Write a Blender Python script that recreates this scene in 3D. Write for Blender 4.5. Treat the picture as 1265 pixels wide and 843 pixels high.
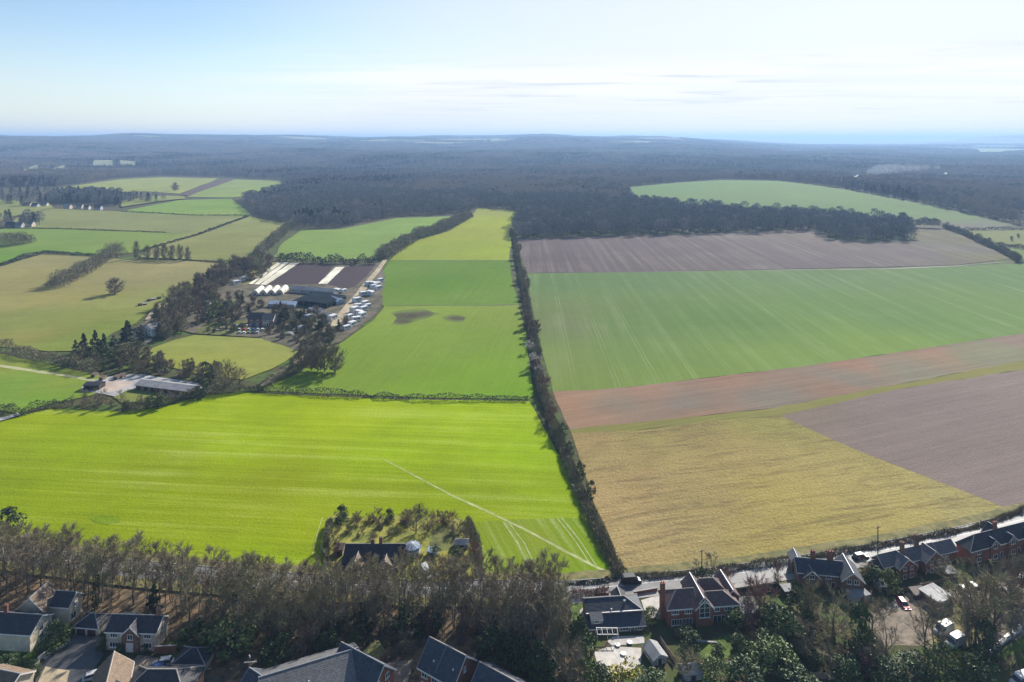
import bpy, bmesh, math, random
from mathutils import Vector, Matrix, noise as mnoise
rnd = random.Random(11)
S = bpy.context.scene
COL = S.collection
for o in list(bpy.data.objects): bpy.data.objects.remove(o)

# ------------------------------------------------------------------ camera
F, CX, HY, CH = 800.0, 632.5, 171.0, 118.0        # focal length and horizon of the photo, flying height
cam_d = bpy.data.cameras.new('camera'); cam = bpy.data.objects.new('camera', cam_d); COL.objects.link(cam)
cam.location = (0, 0, CH); cam.rotation_euler = (math.radians(90), 0, 0)
cam_d.sensor_width = 36; cam_d.lens = 36 * F / 1265; cam_d.shift_y = -(421.5 - HY) / 1265
cam_d.clip_start = 1; cam_d.clip_end = 90000
S.camera = cam
# ------------------------------------------------------------------ light
SUN_EL, SUN_AZ = math.radians(31), math.radians(31)      # azimuth clockwise from +Y
S.view_settings.view_transform = 'Standard'; S.view_settings.look = 'None'
S.view_settings.exposure = 0.9; S.view_settings.gamma = 1
sl = bpy.data.lights.new('sun', 'SUN'); sl.energy = 4.8; sl.angle = math.radians(0.5); sl.color = (1, 0.945, 0.86)
sun = bpy.data.objects.new('sun', sl); COL.objects.link(sun)
sdir = Vector((math.sin(SUN_AZ) * math.cos(SUN_EL), math.cos(SUN_AZ) * math.cos(SUN_EL), math.sin(SUN_EL)))
sun.rotation_euler = sdir.to_track_quat('Z', 'Y').to_euler(); sun.location = sdir * 500
W = bpy.data.worlds.new('World'); S.world = W; W.use_nodes = True
def world_nodes():
    nt = W.node_tree; nt.nodes.clear(); N = nt.nodes.new; L = nt.links.new
    out = N('ShaderNodeOutputWorld'); bg = N('ShaderNodeBackground'); bg.inputs[1].default_value = 0.08
    sky = N('ShaderNodeTexSky'); sky.sky_type = 'NISHITA'; sky.sun_disc = False
    sky.sun_elevation = SUN_EL; sky.sun_rotation = SUN_AZ; sky.air_density = 1.0; sky.dust_density = 0.35; sky.ozone_density = 1.4; sky.altitude = 120
    tc = N('ShaderNodeTexCoord'); sep = N('ShaderNodeSeparateXYZ'); L(tc.outputs['Generated'], sep.inputs[0])
    def M(op, a, b=None, c=None):
        m = N('ShaderNodeMath'); m.operation = op
        for i, v in enumerate((a, b, c)):
            if v is None: continue
            if isinstance(v, (int, float)): m.inputs[i].default_value = v
            else: L(v, m.inputs[i])
        return m.outputs[0]
    z = M('ADD', M('MAXIMUM', sep.outputs[2], 0.0), 0.012)
    cb = N('ShaderNodeCombineXYZ'); L(M('DIVIDE', sep.outputs[0], z), cb.inputs[0]); L(M('DIVIDE', sep.outputs[1], z), cb.inputs[1])
    mp = N('ShaderNodeMapping'); L(cb.outputs[0], mp.inputs[0]); mp.inputs['Scale'].default_value = (0.22, 0.5, 1); mp.inputs['Location'].default_value = (5.2, 0.9, 0)
    nz = N('ShaderNodeTexNoise'); L(mp.outputs[0], nz.inputs['Vector']); nz.inputs['Scale'].default_value = 1.0; nz.inputs['Detail'].default_value = 8; nz.inputs['Roughness'].default_value = 0.6
    rp = N('ShaderNodeValToRGB'); L(nz.outputs[0], rp.inputs[0]); rp.color_ramp.elements[0].position = 0.4; rp.color_ramp.elements[1].position = 0.56
    def mr(v, a, b, lo, hi):
        m = N('ShaderNodeMapRange'); m.interpolation_type = 'SMOOTHSTEP'; L(v, m.inputs[0])
        for i, q in enumerate((a, b, lo, hi)): m.inputs[i + 1].default_value = q
        return m.outputs[0]
    bank = M('MULTIPLY', mr(sep.outputs[2], 0.145, 0.085, 0.0, 1.0), mr(sep.outputs[2], 0.03, 0.075, 0.25, 1.0))   # a bank of cloud low over the horizon
    side = mr(sep.outputs[0], -0.5, -0.1, 0.0, 1.0)
    hd = M('ADD', M('MULTIPLY', sep.outputs[0], math.sin(SUN_AZ)), M('MULTIPLY', sep.outputs[1], math.cos(SUN_AZ)))
    veil = M('MINIMUM', M('ADD', mr(sep.outputs[2], 0.16, 0.0, 0.0, 0.5), mr(hd, 0.5, 0.95, 0.0, 0.8)), 0.9)     # thin high cloud, thicker low down and towards the sun
    mul = N('ShaderNodeVectorMath'); mul.operation = 'MULTIPLY'; L(sky.outputs[0], mul.inputs[0]); mul.inputs[1].default_value = (0.97, 1.0, 1.04)
    mx = N('ShaderNodeMix'); mx.data_type = 'RGBA'; L(M('MULTIPLY', M('MULTIPLY', rp.outputs[0], bank), M('MULTIPLY', side, 0.9)), mx.inputs[0])
    mv = N('ShaderNodeMix'); mv.data_type = 'RGBA'; L(veil, mv.inputs[0]); L(mul.outputs[0], mv.inputs[6]); mv.inputs[7].default_value = (5.9, 6.1, 6.3, 1)
    n2 = N('ShaderNodeTexNoise'); L(mp.outputs[0], n2.inputs['Vector']); n2.inputs['Scale'].default_value = 1.7; n2.inputs['Detail'].default_value = 6
    cc = N('ShaderNodeMix'); cc.data_type = 'RGBA'; L(mr(n2.outputs[0], 0.36, 0.46, 0.0, 1.0), cc.inputs[0]); cc.inputs[6].default_value = (5.0, 5.4, 5.8, 1); cc.inputs[7].default_value = (7.2, 7.2, 7.2, 1)
    L(mv.outputs[2], mx.inputs[6]); L(cc.outputs[2], mx.inputs[7])
    L(mx.outputs[2], bg.inputs[0]); L(bg.outputs[0], out.inputs[0])
world_nodes()
C_ = S.cycles
C_.use_denoising = True; C_.max_bounces = 5; C_.diffuse_bounces = 2; C_.glossy_bounces = 2; C_.transmission_bounces = 3
C_.volume_bounces = 0; C_.transparent_max_bounces = 6; C_.caustics_reflective = False; C_.caustics_refractive = False
C_.sample_clamp_indirect = 4; C_.sample_clamp_direct = 12

# ------------------------------------------------------------------ land form
def smooth(a, b, x):
    t = min(1, max(0, (x - a) / (b - a))); return t * t * (3 - 2 * t)
def hgt(x, y):
    if y < 700: return 0.0
    r = math.hypot(x, y); px = CX + F * x / y
    s = 1 - 0.93 * smooth(800, 1020, px)
    h = s * (122 + 9 * math.sin(x / 620 + 1) + 8 * math.sin(x / 233)) * smooth(2500, 8200, r)
    h += smooth(1300, 2600, r) * (7 * math.sin(x / 260 + 0.7) * math.cos(y / 310) + 5 * math.sin((x + y) / 190)) + smooth(2000, 3200, r) * s * 16 * math.sin(y / 420 + 0.6 * math.sin(x / 700)) * math.cos(x / 900 + 0.4)
    h += 17 * math.exp(-((x - 640) ** 2 + (y - 1420) ** 2) / (2 * 330 ** 2)) * smooth(850, 1100, y)
    h += 196 * math.exp(-((x - 8500) / 1500) ** 2 - ((y - 10200) / 1200) ** 2)
    h += smooth(9000, 15000, r) * (1 - s) * 12 * math.sin(x / 900) * math.sin(y / 1500)
    return h
def Q(px, py, z=0.0):                       # point at height z seen at a pixel of the photo
    Y = (CH - z) * F / (py - HY); return Vector(((px - CX) * Y / F, Y, z))
def P(px, py):                              # point of the land seen at a pixel
    if py > 300: return Q(px, py)
    k = (py - HY) / F; m = (px - CX) / F; y0 = 600.0
    while y0 < 26000:
        y1 = y0 * 1.006 + 2
        if CH - k * y1 <= hgt(m * y1, y1):
            for _ in range(24):
                ym = (y0 + y1) / 2
                if CH - k * ym <= hgt(m * ym, ym): y1 = ym
                else: y0 = ym
            return Vector((m * y1, y1, hgt(m * y1, y1)))
        y0 = y1
    return Vector((m * 26000, 26000, hgt(m * 26000, 26000)))
def pix(v): return CX + F * v[0] / v[1], HY + (CH - v[2]) * F / v[1]
def height_at(px, py, pyt):                 # metres from the ground point (px, py) up to pixel row pyt
    return (py - pyt) * CH / (py - HY)
def inside(x, y, poly):
    c = False; j = len(poly) - 1
    for i in range(len(poly)):
        xi, yi = poly[i][0], poly[i][1]; xj, yj = poly[j][0], poly[j][1]
        if (yi > y) != (yj > y) and x < (xj - xi) * (y - yi) / (yj - yi) + xi: c = not c
        j = i
    return c
def lin(c):                                  # sRGB 0-255 to linear
    return tuple(((v / 255 / 12.92) if v / 255 <= 0.04045 else ((v / 255 + 0.055) / 1.055) ** 2.4) for v in c)

# ------------------------------------------------------------------ objects, names, labels
def tag(o, label=None, cat=None, group=None, kind=None):
    if label:
        o['label'] = label
        if len(label.split()) > 16 or len(label.split()) < 4: print('LABEL', label)
    if cat: o['category'] = cat
    if group: o['group'] = group
    if kind: o['kind'] = kind
    return o
def link(o, parent=None):
    COL.objects.link(o)
    if parent is not None: o.parent = parent
    return o
def empty(name, loc, rz=0.0, label=None, cat=None, group=None):
    o = bpy.data.objects.new(name, None); link(o); o.location = loc; o.rotation_euler = (0, 0, rz); o.empty_display_size = 1
    return tag(o, label, cat, group)
def mesh_obj(name, me, parent=None): return link(bpy.data.objects.new(name, me), parent)
class MB:
    def __init__(s): s.v = []; s.f = []; s.m = []; s.cur = 0
    def face(s, pts):
        b = len(s.v); s.v += [tuple(p) for p in pts]; s.f.append(tuple(range(b, b + len(pts)))); s.m.append(s.cur)
    def box(s, x0, y0, z0, x1, y1, z1):
        b = len(s.v)
        s.v += [(x0, y0, z0), (x1, y0, z0), (x1, y1, z0), (x0, y1, z0), (x0, y0, z1), (x1, y0, z1), (x1, y1, z1), (x0, y1, z1)]
        for q in ((0, 3, 2, 1), (4, 5, 6, 7), (0, 1, 5, 4), (1, 2, 6, 5), (2, 3, 7, 6), (3, 0, 4, 7)):
            s.f.append(tuple(b + i for i in q)); s.m.append(s.cur)
    def tube(s, p0, p1, r0, r1, n=5, cap=False):
        p0 = Vector(p0); p1 = Vector(p1); d = (p1 - p0)
        if d.length < 1e-6: return
        d.normalize(); a = d.orthogonal().normalized(); c = d.cross(a); b = len(s.v)
        for p, r in ((p0, r0), (p1, r1)):
            for i in range(n):
                t = 2 * math.pi * i / n; s.v.append(tuple(p + a * (r * math.cos(t)) + c * (r * math.sin(t))))
        for i in range(n):
            j = (i + 1) % n; s.f.append((b + i, b + j, b + n + j, b + n + i)); s.m.append(s.cur)
        if cap:
            s.f.append(tuple(b + n + i for i in range(n))); s.m.append(s.cur)
            s.f.append(tuple(b + i for i in reversed(range(n)))); s.m.append(s.cur)
    def prism(s, poly, axis, a0, a1):        # outline in the two other axes, pushed along axis from a0 to a1
        def pt(u, v, a): return {'x': (a, u, v), 'y': (u, a, v), 'z': (u, v, a)}[axis]
        b = len(s.v); n = len(poly)
        s.v += [pt(u, v, a0) for u, v in poly] + [pt(u, v, a1) for u, v in poly]
        s.f.append(tuple(b + i for i in range(n))); s.f.append(tuple(b + n + i for i in reversed(range(n)))); s.m += [s.cur] * 2
        for i in range(n):
            j = (i + 1) % n; s.f.append((b + i, b + n + i, b + n + j, b + j)); s.m.append(s.cur)
    def solid(s, v, f, t):                   # sheet made solid downwards
        b = len(s.v); n = len(v); s.v += [tuple(p) for p in v] + [(p[0], p[1], p[2] - t) for p in v]
        ed = {}
        for q in f:
            s.f.append(tuple(b + i for i in q)); s.f.append(tuple(b + n + i for i in reversed(q))); s.m += [s.cur] * 2
            for i in range(len(q)): ed[(q[i], q[(i + 1) % len(q)])] = 1
        for (i, j) in ed:
            if (j, i) not in ed: s.f.append((b + j, b + i, b + n + i, b + n + j)); s.m.append(s.cur)
    def mesh(s, name, *mats, smooth_=False):
        me = bpy.data.meshes.new(name); me.from_pydata(s.v, [], s.f)
        for m in mats: me.materials.append(m)
        if len(mats) > 1: me.polygons.foreach_set('material_index', s.m)
        if smooth_: me.polygons.foreach_set('use_smooth', [True] * len(me.polygons))
        me.update(); return me
    def build(s, name, mat, parent=None, fix=True, smooth_=False):
        me = s.mesh(name, *(mat if isinstance(mat, (list, tuple)) else (mat,)), smooth_=smooth_)
        if fix:
            bm = bmesh.new(); bm.from_mesh(me); bmesh.ops.recalc_face_normals(bm, faces=bm.faces); bm.to_mesh(me); bm.free()
        return mesh_obj(name, me, parent)
def dup(o, parent=None):
    c = o.copy(); COL.objects.link(c); c.parent = parent
    for ch in list(o.children): dup(ch, c)
    return c

# ------------------------------------------------------------------ materials
class NT:
    def __init__(s, name):
        s.mat = bpy.data.materials.new(name); s.mat.use_nodes = True; s.nt = s.mat.node_tree; s.nt.nodes.clear()
        s.out = s.n('ShaderNodeOutputMaterial'); s.b = s.n('ShaderNodeBsdfPrincipled'); s.l(s.b.outputs[0], s.out.inputs[0])
    def n(s, t): return s.nt.nodes.new(t)
    def l(s, a, b): s.nt.links.new(a, b)
    def put(s, v, sock):
        if hasattr(v, 'is_linked'): s.l(v, sock)
        elif isinstance(v, tuple) and len(v) == 3 and sock.type == 'RGBA': sock.default_value = v + (1,)
        else: sock.default_value = v
    def math(s, op, a, b=0.0, c=0.0, clamp=False):
        m = s.n('ShaderNodeMath'); m.operation = op; m.use_clamp = clamp
        for i, v in enumerate((a, b, c)): s.put(v, m.inputs[i])
        return m.outputs[0]
    def mix(s, f, a, b):
        m = s.n('ShaderNodeMix'); m.data_type = 'RGBA'; s.put(f, m.inputs[0]); s.put(a, m.inputs[6]); s.put(b, m.inputs[7]); return m.outputs[2]
    def scale(s, col, f):
        m = s.n('ShaderNodeVectorMath'); m.operation = 'SCALE'; s.put(col, m.inputs[0]); s.put(f, m.inputs[3]); return m.outputs[0]
    def pos(s, rot=0.0, sc=(1, 1, 1), local=False):
        if local: t = s.n('ShaderNodeTexCoord'); v = t.outputs['Object']
        else: t = s.n('ShaderNodeNewGeometry'); v = t.outputs['Position']
        if rot:
            m0 = s.n('ShaderNodeMapping'); m0.inputs['Rotation'].default_value = (0, 0, -rot); s.l(v, m0.inputs[0]); v = m0.outputs[0]
        m = s.n('ShaderNodeMapping'); m.inputs['Scale'].default_value = sc
        s.l(v, m.inputs[0]); return m.outputs[0]
    def noise(s, vec, sc, det=4, rough=0.55, dist=0.0):
        t = s.n('ShaderNodeTexNoise'); s.l(vec, t.inputs['Vector']); t.inputs['Scale'].default_value = sc
        t.inputs['Detail'].default_value = det; t.inputs['Roughness'].default_value = rough; t.inputs['Distortion'].default_value = dist
        return t.outputs[0]
    def ramp(s, v, a, b, lo=0.0, hi=1.0):
        m = s.n('ShaderNodeMapRange'); m.interpolation_type = 'SMOOTHSTEP'; s.put(v, m.inputs[0])
        for i, q in enumerate((a, b, lo, hi)): m.inputs[i + 1].default_value = q
        return m.outputs[0]
    def bump(s, h, strength, dist):
        b = s.n('ShaderNodeBump'); s.l(h, b.inputs['Height']); b.inputs['Strength'].default_value = strength; b.inputs['Distance'].default_value = dist
        s.l(b.outputs[0], s.b.inputs['Normal'])
    def end(s, col, rough=0.8, spec=0.3, metal=0.0):
        s.put(col, s.b.inputs['Base Color']); s.put(rough, s.b.inputs['Roughness']); s.b.inputs['Specular IOR Level'].default_value = spec
        s.b.inputs['Metallic'].default_value = metal; return s.mat
def mat(name, c, c2=None, sc=1.5, rough=0.8, spec=0.3, bump=0.0, det=4, metal=0.0, local=False, squash=(1, 1, 1), lo=0.35, hi=0.65):
    t = NT(name); p = t.pos(local=local, sc=squash); n = t.noise(p, sc, det)
    col = t.mix(t.ramp(n, lo, hi), c, c2 or tuple(v * 0.75 for v in c))
    col = t.scale(col, t.ramp(t.noise(p, sc * 0.13, 2), 0.3, 0.7, 0.85, 1.12))
    if bump: t.bump(t.noise(p, sc * 3, 3), bump, 0.1)
    return t.end(col, rough, spec, metal)
def field_mat(name, ang=0.0, tram=None, streak=0.2, streak_sc=(0.012, 0.5), patch=0.25, fine=0.25, soil=None, soil_amt=0.3, soil_thr=(0.55, 0.75), bump=0.4, bump_sc=1.2, rough=0.95, tuss=0.0, spec=0.05):
    """crop or grass: colour from the tint attribute, rows along ang, wheelings every tram[0] metres"""
    t = NT(name); at = t.n('ShaderNodeAttribute'); at.attribute_name = 'tint'; col = at.outputs['Color']
    p = t.pos(); pr = t.pos(rot=ang, sc=(streak_sc[0], streak_sc[1], 1))
    st = t.noise(pr, 1.0, 5, 0.6); st2 = t.noise(pr, 4.0, 3, 0.6)
    big = t.noise(p, 0.014, 5, 0.6, 0.4); mid = t.noise(p, 0.11, 4, 0.65); fn = t.noise(p, 1.3, 4, 0.7)
    f = t.math('ADD', 1.0, t.math('MULTIPLY', t.math('SUBTRACT', st, 0.5), streak * 2))
    f = t.math('ADD', f, t.math('MULTIPLY', t.math('SUBTRACT', st2, 0.5), streak))
    f = t.math('ADD', f, t.math('MULTIPLY', t.math('SUBTRACT', big, 0.5), patch * 2))
    f = t.math('ADD', f, t.math('MULTIPLY', t.math('SUBTRACT', mid, 0.5), patch * 1.2))
    f = t.math('ADD', f, t.math('MULTIPLY', t.math('SUBTRACT', fn, 0.5), fine * 2))
    col = t.scale(col, f)
    if soil:
        k = t.ramp(t.math('ADD', t.math('MULTIPLY', st, 0.6), t.math('MULTIPLY', big, 0.4)), soil_thr[0], soil_thr[1], 0, soil_amt)
        col = t.mix(t.math('MULTIPLY', k, t.ramp(fn, 0.3, 0.65)), col, soil)
    if tuss:
        tz = t.noise(t.pos(rot=ang, sc=(0.028, 0.24, 1)), 1.0, 7, 0.76, 0.5)
        col = t.mix(t.ramp(tz, 0.47, 0.66, 0, tuss * 0.5), col, (0.1, 0.07, 0.035))
        col = t.mix(t.ramp(t.noise(p, 0.35, 4, 0.75), 0.6, 0.72, 0, tuss * 0.6), col, (0.09, 0.12, 0.02))
    for (sp, wd, amt, tc, a2, off) in (tram or []):
        pt = t.pos(rot=a2); sx = t.n('ShaderNodeSeparateXYZ'); t.l(pt, sx.inputs[0])
        wob = t.math('MULTIPLY', t.math('SUBTRACT', t.noise(p, 0.02, 2), 0.5), 1.4)
        u = t.math('FRACT', t.math('DIVIDE', t.math('ADD', t.math('ADD', sx.outputs[1], wob), off), sp))
        d = t.math('MULTIPLY', t.math('ABSOLUTE', t.math('SUBTRACT', u, 0.5)), sp)
        k = t.ramp(t.math('ABSOLUTE', t.math('SUBTRACT', d, 0.95)), 0.15, wd, amt, 0.0)
        col = t.mix(t.math('MULTIPLY', k, t.ramp(t.noise(p, 0.05, 3), 0.35, 0.65, 0.3, 1.0)), col, tc)
    if bump: t.bump(t.math('ADD', t.noise(p, bump_sc, 4, 0.7), t.math('MULTIPLY', st2, 0.6)), bump, 0.5)
    return t.end(col, rough, spec)

# ------------------------------------------------------------------ ground sheets
NSHEET = [0]
def resample(w, step, jit, seed):
    out = []; n = len(w)
    for i in range(n):
        a = w[i]; b = w[(i + 1) % n]; d = (b - a); L = math.hypot(d.x, d.y); k = max(1, min(60, int(L / step)))
        nx, ny = (-d.y / L, d.x / L) if L > 0 else (0, 0)
        for j in range(k):
            q = a.lerp(b, j / k)
            e = 0 if j == 0 else jit * mnoise.noise(Vector((q.x * 0.07, q.y * 0.07, seed)))
            out.append(Vector((q.x + nx * e, q.y + ny * e, 0)))
    return out
WORLD_POLYS = {}
def sheet(name, poly, m, tint=None, cell=0, step=8, jit=1.0, label=None, cat=None, world=False, zoff=0.0, key=None, kind='structure', gain=(1, 1, 1)):
    NSHEET[0] += 1; n = NSHEET[0]
    w = [Vector((p[0], p[1], 0)) for p in poly] if world else [P(*p) for p in poly]
    far = sum(v.y for v in w) / len(w)
    w = resample(w, step * max(1, far / 300), jit * max(1, far / 500), n)
    if key: WORLD_POLYS[key] = [(v.x, v.y) for v in w]
    bm = bmesh.new(); vs = [bm.verts.new((v.x, v.y, 0)) for v in w]; fc = bm.faces.new(vs)
    bmesh.ops.triangulate(bm, faces=[fc])
    if far > 650 and not cell: cell = 60
    if cell:
        for ax in (0, 1):
            lo = min(v.co[ax] for v in bm.verts); hi = max(v.co[ax] for v in bm.verts); k = max(1, min(70, int((hi - lo) / cell)))
            for i in range(1, k):
                co = Vector((0, 0, 0)); co[ax] = lo + (hi - lo) * i / k; no = Vector((0, 0, 0)); no[ax] = 1
                bmesh.ops.bisect_plane(bm, geom=bm.verts[:] + bm.edges[:] + bm.faces[:], plane_co=co, plane_no=no)
        bmesh.ops.triangulate(bm, faces=bm.faces[:])
    me = bpy.data.meshes.new(name)
    for v in bm.verts: v.co.z = hgt(v.co.x, v.co.y) + 0.004 * n * (1 + v.co.y / 250) + zoff
    for f in bm.faces:
        if f.normal.z < 0: f.normal_flip()
    bm.to_mesh(me); bm.free(); me.materials.append(m)
    if tint is not None:
        ca = me.attributes.new('tint', 'FLOAT_COLOR', 'POINT')
        if not isinstance(tint, list): tint = [(0, 0, tint)]
        tp = [(P(a, b), lin(c)) for a, b, c in tint] if len(tint) > 1 else [(Vector((0, 0, 0)), lin(tint[0][2]))]
        K = [TINT_K * g_ for g_ in gain]
        for i, v in enumerate(me.vertices):
            ws = 0; c = [0, 0, 0]
            for q, cc in tp:
                d = ((v.co.x - q.x) ** 2 + (v.co.y - q.y) ** 2) ** 1.5 + 1; g = 1 / d; ws += g
                for j in range(3): c[j] += cc[j] * g
            ca.data[i].color = (c[0] / ws * K[0], c[1] / ws * K[1], c[2] / ws * K[2], 1)
    o = mesh_obj(name, me); tag(o, label, cat, None, kind); return o
TINT_K = 0.42
def strip(name, pts, wid, m, **k):          # a ribbon along pixel points
    w = [P(*p) for p in pts] if not k.pop('raw', False) else [Vector(p) for p in pts]
    L, R = [], []
    for i, v in enumerate(w):
        d = (w[min(i + 1, len(w) - 1)] - w[max(i - 1, 0)]); d.z = 0; d.normalize(); nn = Vector((-d.y, d.x, 0))
        ww = wid[i] if isinstance(wid, (list, tuple)) else wid
        L.append(v + nn * ww / 2); R.append(v - nn * ww / 2)
    return sheet(name, [(v.x, v.y) for v in L + R[::-1]], m, world=True, **k)
# ------------------------------------------------------------------ the land: one sheet to the horizon
def ground_mat():
    t = NT('ground'); p = t.pos(); sx = t.n('ShaderNodeSeparateXYZ'); t.l(p, sx.inputs[0])
    near = t.mix(t.ramp(t.noise(p, 0.35, 5, 0.7), 0.4, 0.62), (0.045, 0.062, 0.018), (0.085, 0.068, 0.038))
    near = t.mix(t.ramp(t.noise(p, 0.07, 4), 0.5, 0.62), near, (0.065, 0.11, 0.02))
    wood = t.mix(t.noise(p, 0.2, 4), (0.055, 0.052, 0.032), (0.085, 0.08, 0.046))
    v = t.n('ShaderNodeTexVoronoi'); t.l(t.pos(sc=(1, 0.45, 1)), v.inputs['Vector']); v.inputs['Scale'].default_value = 0.0022
    sv = t.n('ShaderNodeSeparateColor'); t.l(v.outputs['Color'], sv.inputs[0])
    far = t.mix(t.ramp(sv.outputs[0], 0.3, 0.34), (0.14, 0.2, 0.06), t.mix(t.ramp(sv.outputs[1], 0.45, 0.5), (0.2, 0.18, 0.1), (0.05, 0.06, 0.035)))
    col = t.mix(t.ramp(sx.outputs[1], 760, 900), near, wood)
    col = t.mix(t.ramp(sx.outputs[1], 4200, 5200), col, far)
    t.bump(t.noise(p, 0.8, 5, 0.7), 0.5, 0.4)
    return t.end(col, 0.95, 0.1)
def build_ground():
    rs = [0.0]; r = 0.0
    while r < 33000:
        r += 50 if r < 1000 else 42 if r < 4000 else 110 if r < 9000 else r * 0.07; rs.append(r)
    az = [math.radians(a) for a in [-180 + 6 * i for i in range(21)]] + [math.radians(-54 + 0.8 * i) for i in range(1, 135)] + [math.radians(60 + 6 * i) for i in range(20)]
    v = [(0, 0, 0)]; f = []; n = len(az)
    for q in rs[1:]:
        for a in az:
            x, y = q * math.sin(a), q * math.cos(a); v.append((x, y, hgt(x, y)))
    for j in range(n): f.append((0, 1 + (j + 1) % n, 1 + j))
    for i in range(len(rs) - 2):
        a0 = 1 + i * n; b0 = a0 + n
        for j in range(n):
            k = (j + 1) % n; f.append((a0 + j, a0 + k, b0 + k, b0 + j))
    me = bpy.data.meshes.new('ground'); me.from_pydata(v, [], f); me.materials.append(ground_mat()); me.polygons.foreach_set('use_smooth', [True] * len(f)); me.update()
    tag(mesh_obj('ground', me), 'rolling rough grass and litter land between and under the fields', 'ground', kind='structure')
build_ground()
def wang(a, b):
    d = P(*b) - P(*a); return math.atan2(d.y, d.x)

# base of the gardens and of the belt of trees
M_LITTER = mat('leaf_litter', (0.19, 0.13, 0.075), (0.08, 0.065, 0.042), 0.45, 0.95, 0.1, bump=0.8, det=6)
M_LAWN = mat('lawn_grass', (0.1, 0.15, 0.022), (0.06, 0.09, 0.02), 0.9, 0.9, 0.15, bump=0.5, det=5)
M_ROUGH = mat('rough_grass', (0.13, 0.14, 0.035), (0.075, 0.075, 0.03), 0.5, 0.9, 0.12, bump=0.8, det=6)
M_DRY = mat('dry_verge', (0.2, 0.17, 0.07), (0.11, 0.11, 0.04), 0.4, 0.9, 0.12, bump=0.7, det=6)
M_TARMAC = mat('tarmac', (0.075, 0.073, 0.072), (0.055, 0.055, 0.056), 0.6, 0.42, 0.5, bump=0.12)
M_ROAD = mat('worn_road', (0.16, 0.157, 0.153), (0.115, 0.113, 0.11), 0.35, 0.6, 0.3)
M_KERB = mat('kerb_stone', (0.36, 0.35, 0.33), None, 2, 0.7)
M_LINE = mat('road_paint', (0.78, 0.77, 0.73), None, 2, 0.6)
M_GRAVEL = mat('gravel', (0.25, 0.2, 0.15), (0.15, 0.125, 0.095), 0.9, 0.9, 0.15, bump=0.7, det=6)
M_PATIO = mat('patio_paving', (0.5, 0.46, 0.41), (0.38, 0.35, 0.31), 0.7, 0.7, 0.3)
M_CONC = mat('concrete', (0.4, 0.385, 0.37), (0.28, 0.27, 0.26), 0.15, 0.75, 0.3)
M_TRACK = mat('dirt_track', (0.4, 0.33, 0.22), (0.25, 0.21, 0.14), 0.3, 0.9, 0.15)
M_SOILD = mat('dark_soil', (0.075, 0.055, 0.055), (0.045, 0.035, 0.037), 0.3, 0.9, 0.15, bump=0.4)
M_EARTH = mat('bare_earth', (0.14, 0.115, 0.085), (0.07, 0.07, 0.04), 0.12, 0.95, 0.1, bump=0.4)

G = 'structure'
WOODFLOOR = [(-60, 676), (0, 682), (180, 700), (300, 712), (420, 716), (560, 722), (690, 722), (706, 740), (735, 800), (730, 900), (600, 900), (560, 850), (420, 850), (250, 860), (240, 800), (130, 780), (60, 765), (-60, 760)]
sheet('woodland_floor', WOODFLOOR, M_LITTER, label='brown leaf litter under the belt of bare trees', cat='ground', step=3, jit=1.5)

# the large fields
a_bg = wang((0, 600), (400, 640))
F1M = field_mat('bright_crop', ang=wang((0, 560), (600, 585)), streak=0.3, streak_sc=(0.006, 0.2), patch=0.26, fine=0.45, soil=(0.36, 0.37, 0.13), soil_amt=0.5, soil_thr=(0.5, 0.68), bump=0.5)
F1POLY = [(-200, 560), (-60, 528), (0, 520), (60, 505), (100, 507), (150, 509), (200, 503), (250, 489), (300, 485), (400, 490), (520, 494), (654, 496), (668, 522), (690, 562), (722, 625), (752, 692), (760, 714), (700, 718), (600, 714), (480, 708), (300, 700), (150, 690), (0, 672), (-120, 655), (-260, 640)]
sheet('green_crop_field', F1POLY, F1M, [(50, 515, (148, 188, 35)), (220, 510, (152, 196, 10)), (420, 520, (158, 202, 5)), (600, 520, (152, 204, 12)), (640, 560, (150, 205, 5)), (480, 565, (150, 202, 4)), (300, 550, (150, 196, 14)), (100, 545, (142, 188, 32)), (20, 575, (136, 176, 60)), (190, 585, (134, 172, 58)), (330, 600, (138, 172, 62)), (470, 605, (138, 176, 50)), (600, 610, (136, 178, 45)), (690, 610, (140, 188, 25)), (100, 640, (138, 178, 42)), (250, 640, (140, 178, 46)), (380, 650, (148, 186, 30)), (330, 690, (140, 186, 20)), (620, 670, (146, 182, 62)), (700, 680, (142, 188, 38)), (750, 700, (140, 184, 30)), (10, 660, (138, 178, 40))],
      cell=9, gain=(1.6, 1.2, .02), label='wide bright green crop field before the belt of bare trees', cat='field')
HM = field_mat('headland_crop', ang=wang((690, 645), (735, 708)), streak=0.22, streak_sc=(0.006, 0.35), patch=0.1, fine=0.2, soil=(0.42, 0.42, 0.27), soil_amt=0.55, soil_thr=(0.5, 0.66))
sheet('crop_headland', [(585, 645), (640, 642), (700, 640), (722, 641), (738, 668), (752, 702), (735, 714), (600, 712), (592, 690), (585, 660)], HM,
      [(600, 660, (150, 182, 68)), (660, 665, (154, 184, 78)), (700, 680, (150, 184, 66)), (735, 690, (138, 186, 28)), (640, 700, (148, 184, 60)), (720, 648, (140, 186, 30))], cell=8, gain=(1.2, 1.03, .4), label='paler corner of the green crop with rows running to the road', cat='field')
M_TRAIL = mat('worn_trail', (0.36, 0.36, 0.2), (0.24, 0.28, 0.09), 0.5, 0.9, 0.1)
strip('footpath', [(470, 566), (490, 576), (520, 592), (560, 613), (600, 631), (650, 655), (700, 682), (735, 700), (757, 710)], [0.2, 0.45, 0.65, 0.75, 0.8, 0.85, 0.9, 0.9, 0.9], M_TRAIL, step=4, jit=0.15, label='pale worn footpath cutting slantwise across the bright green field', cat='path')
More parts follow.
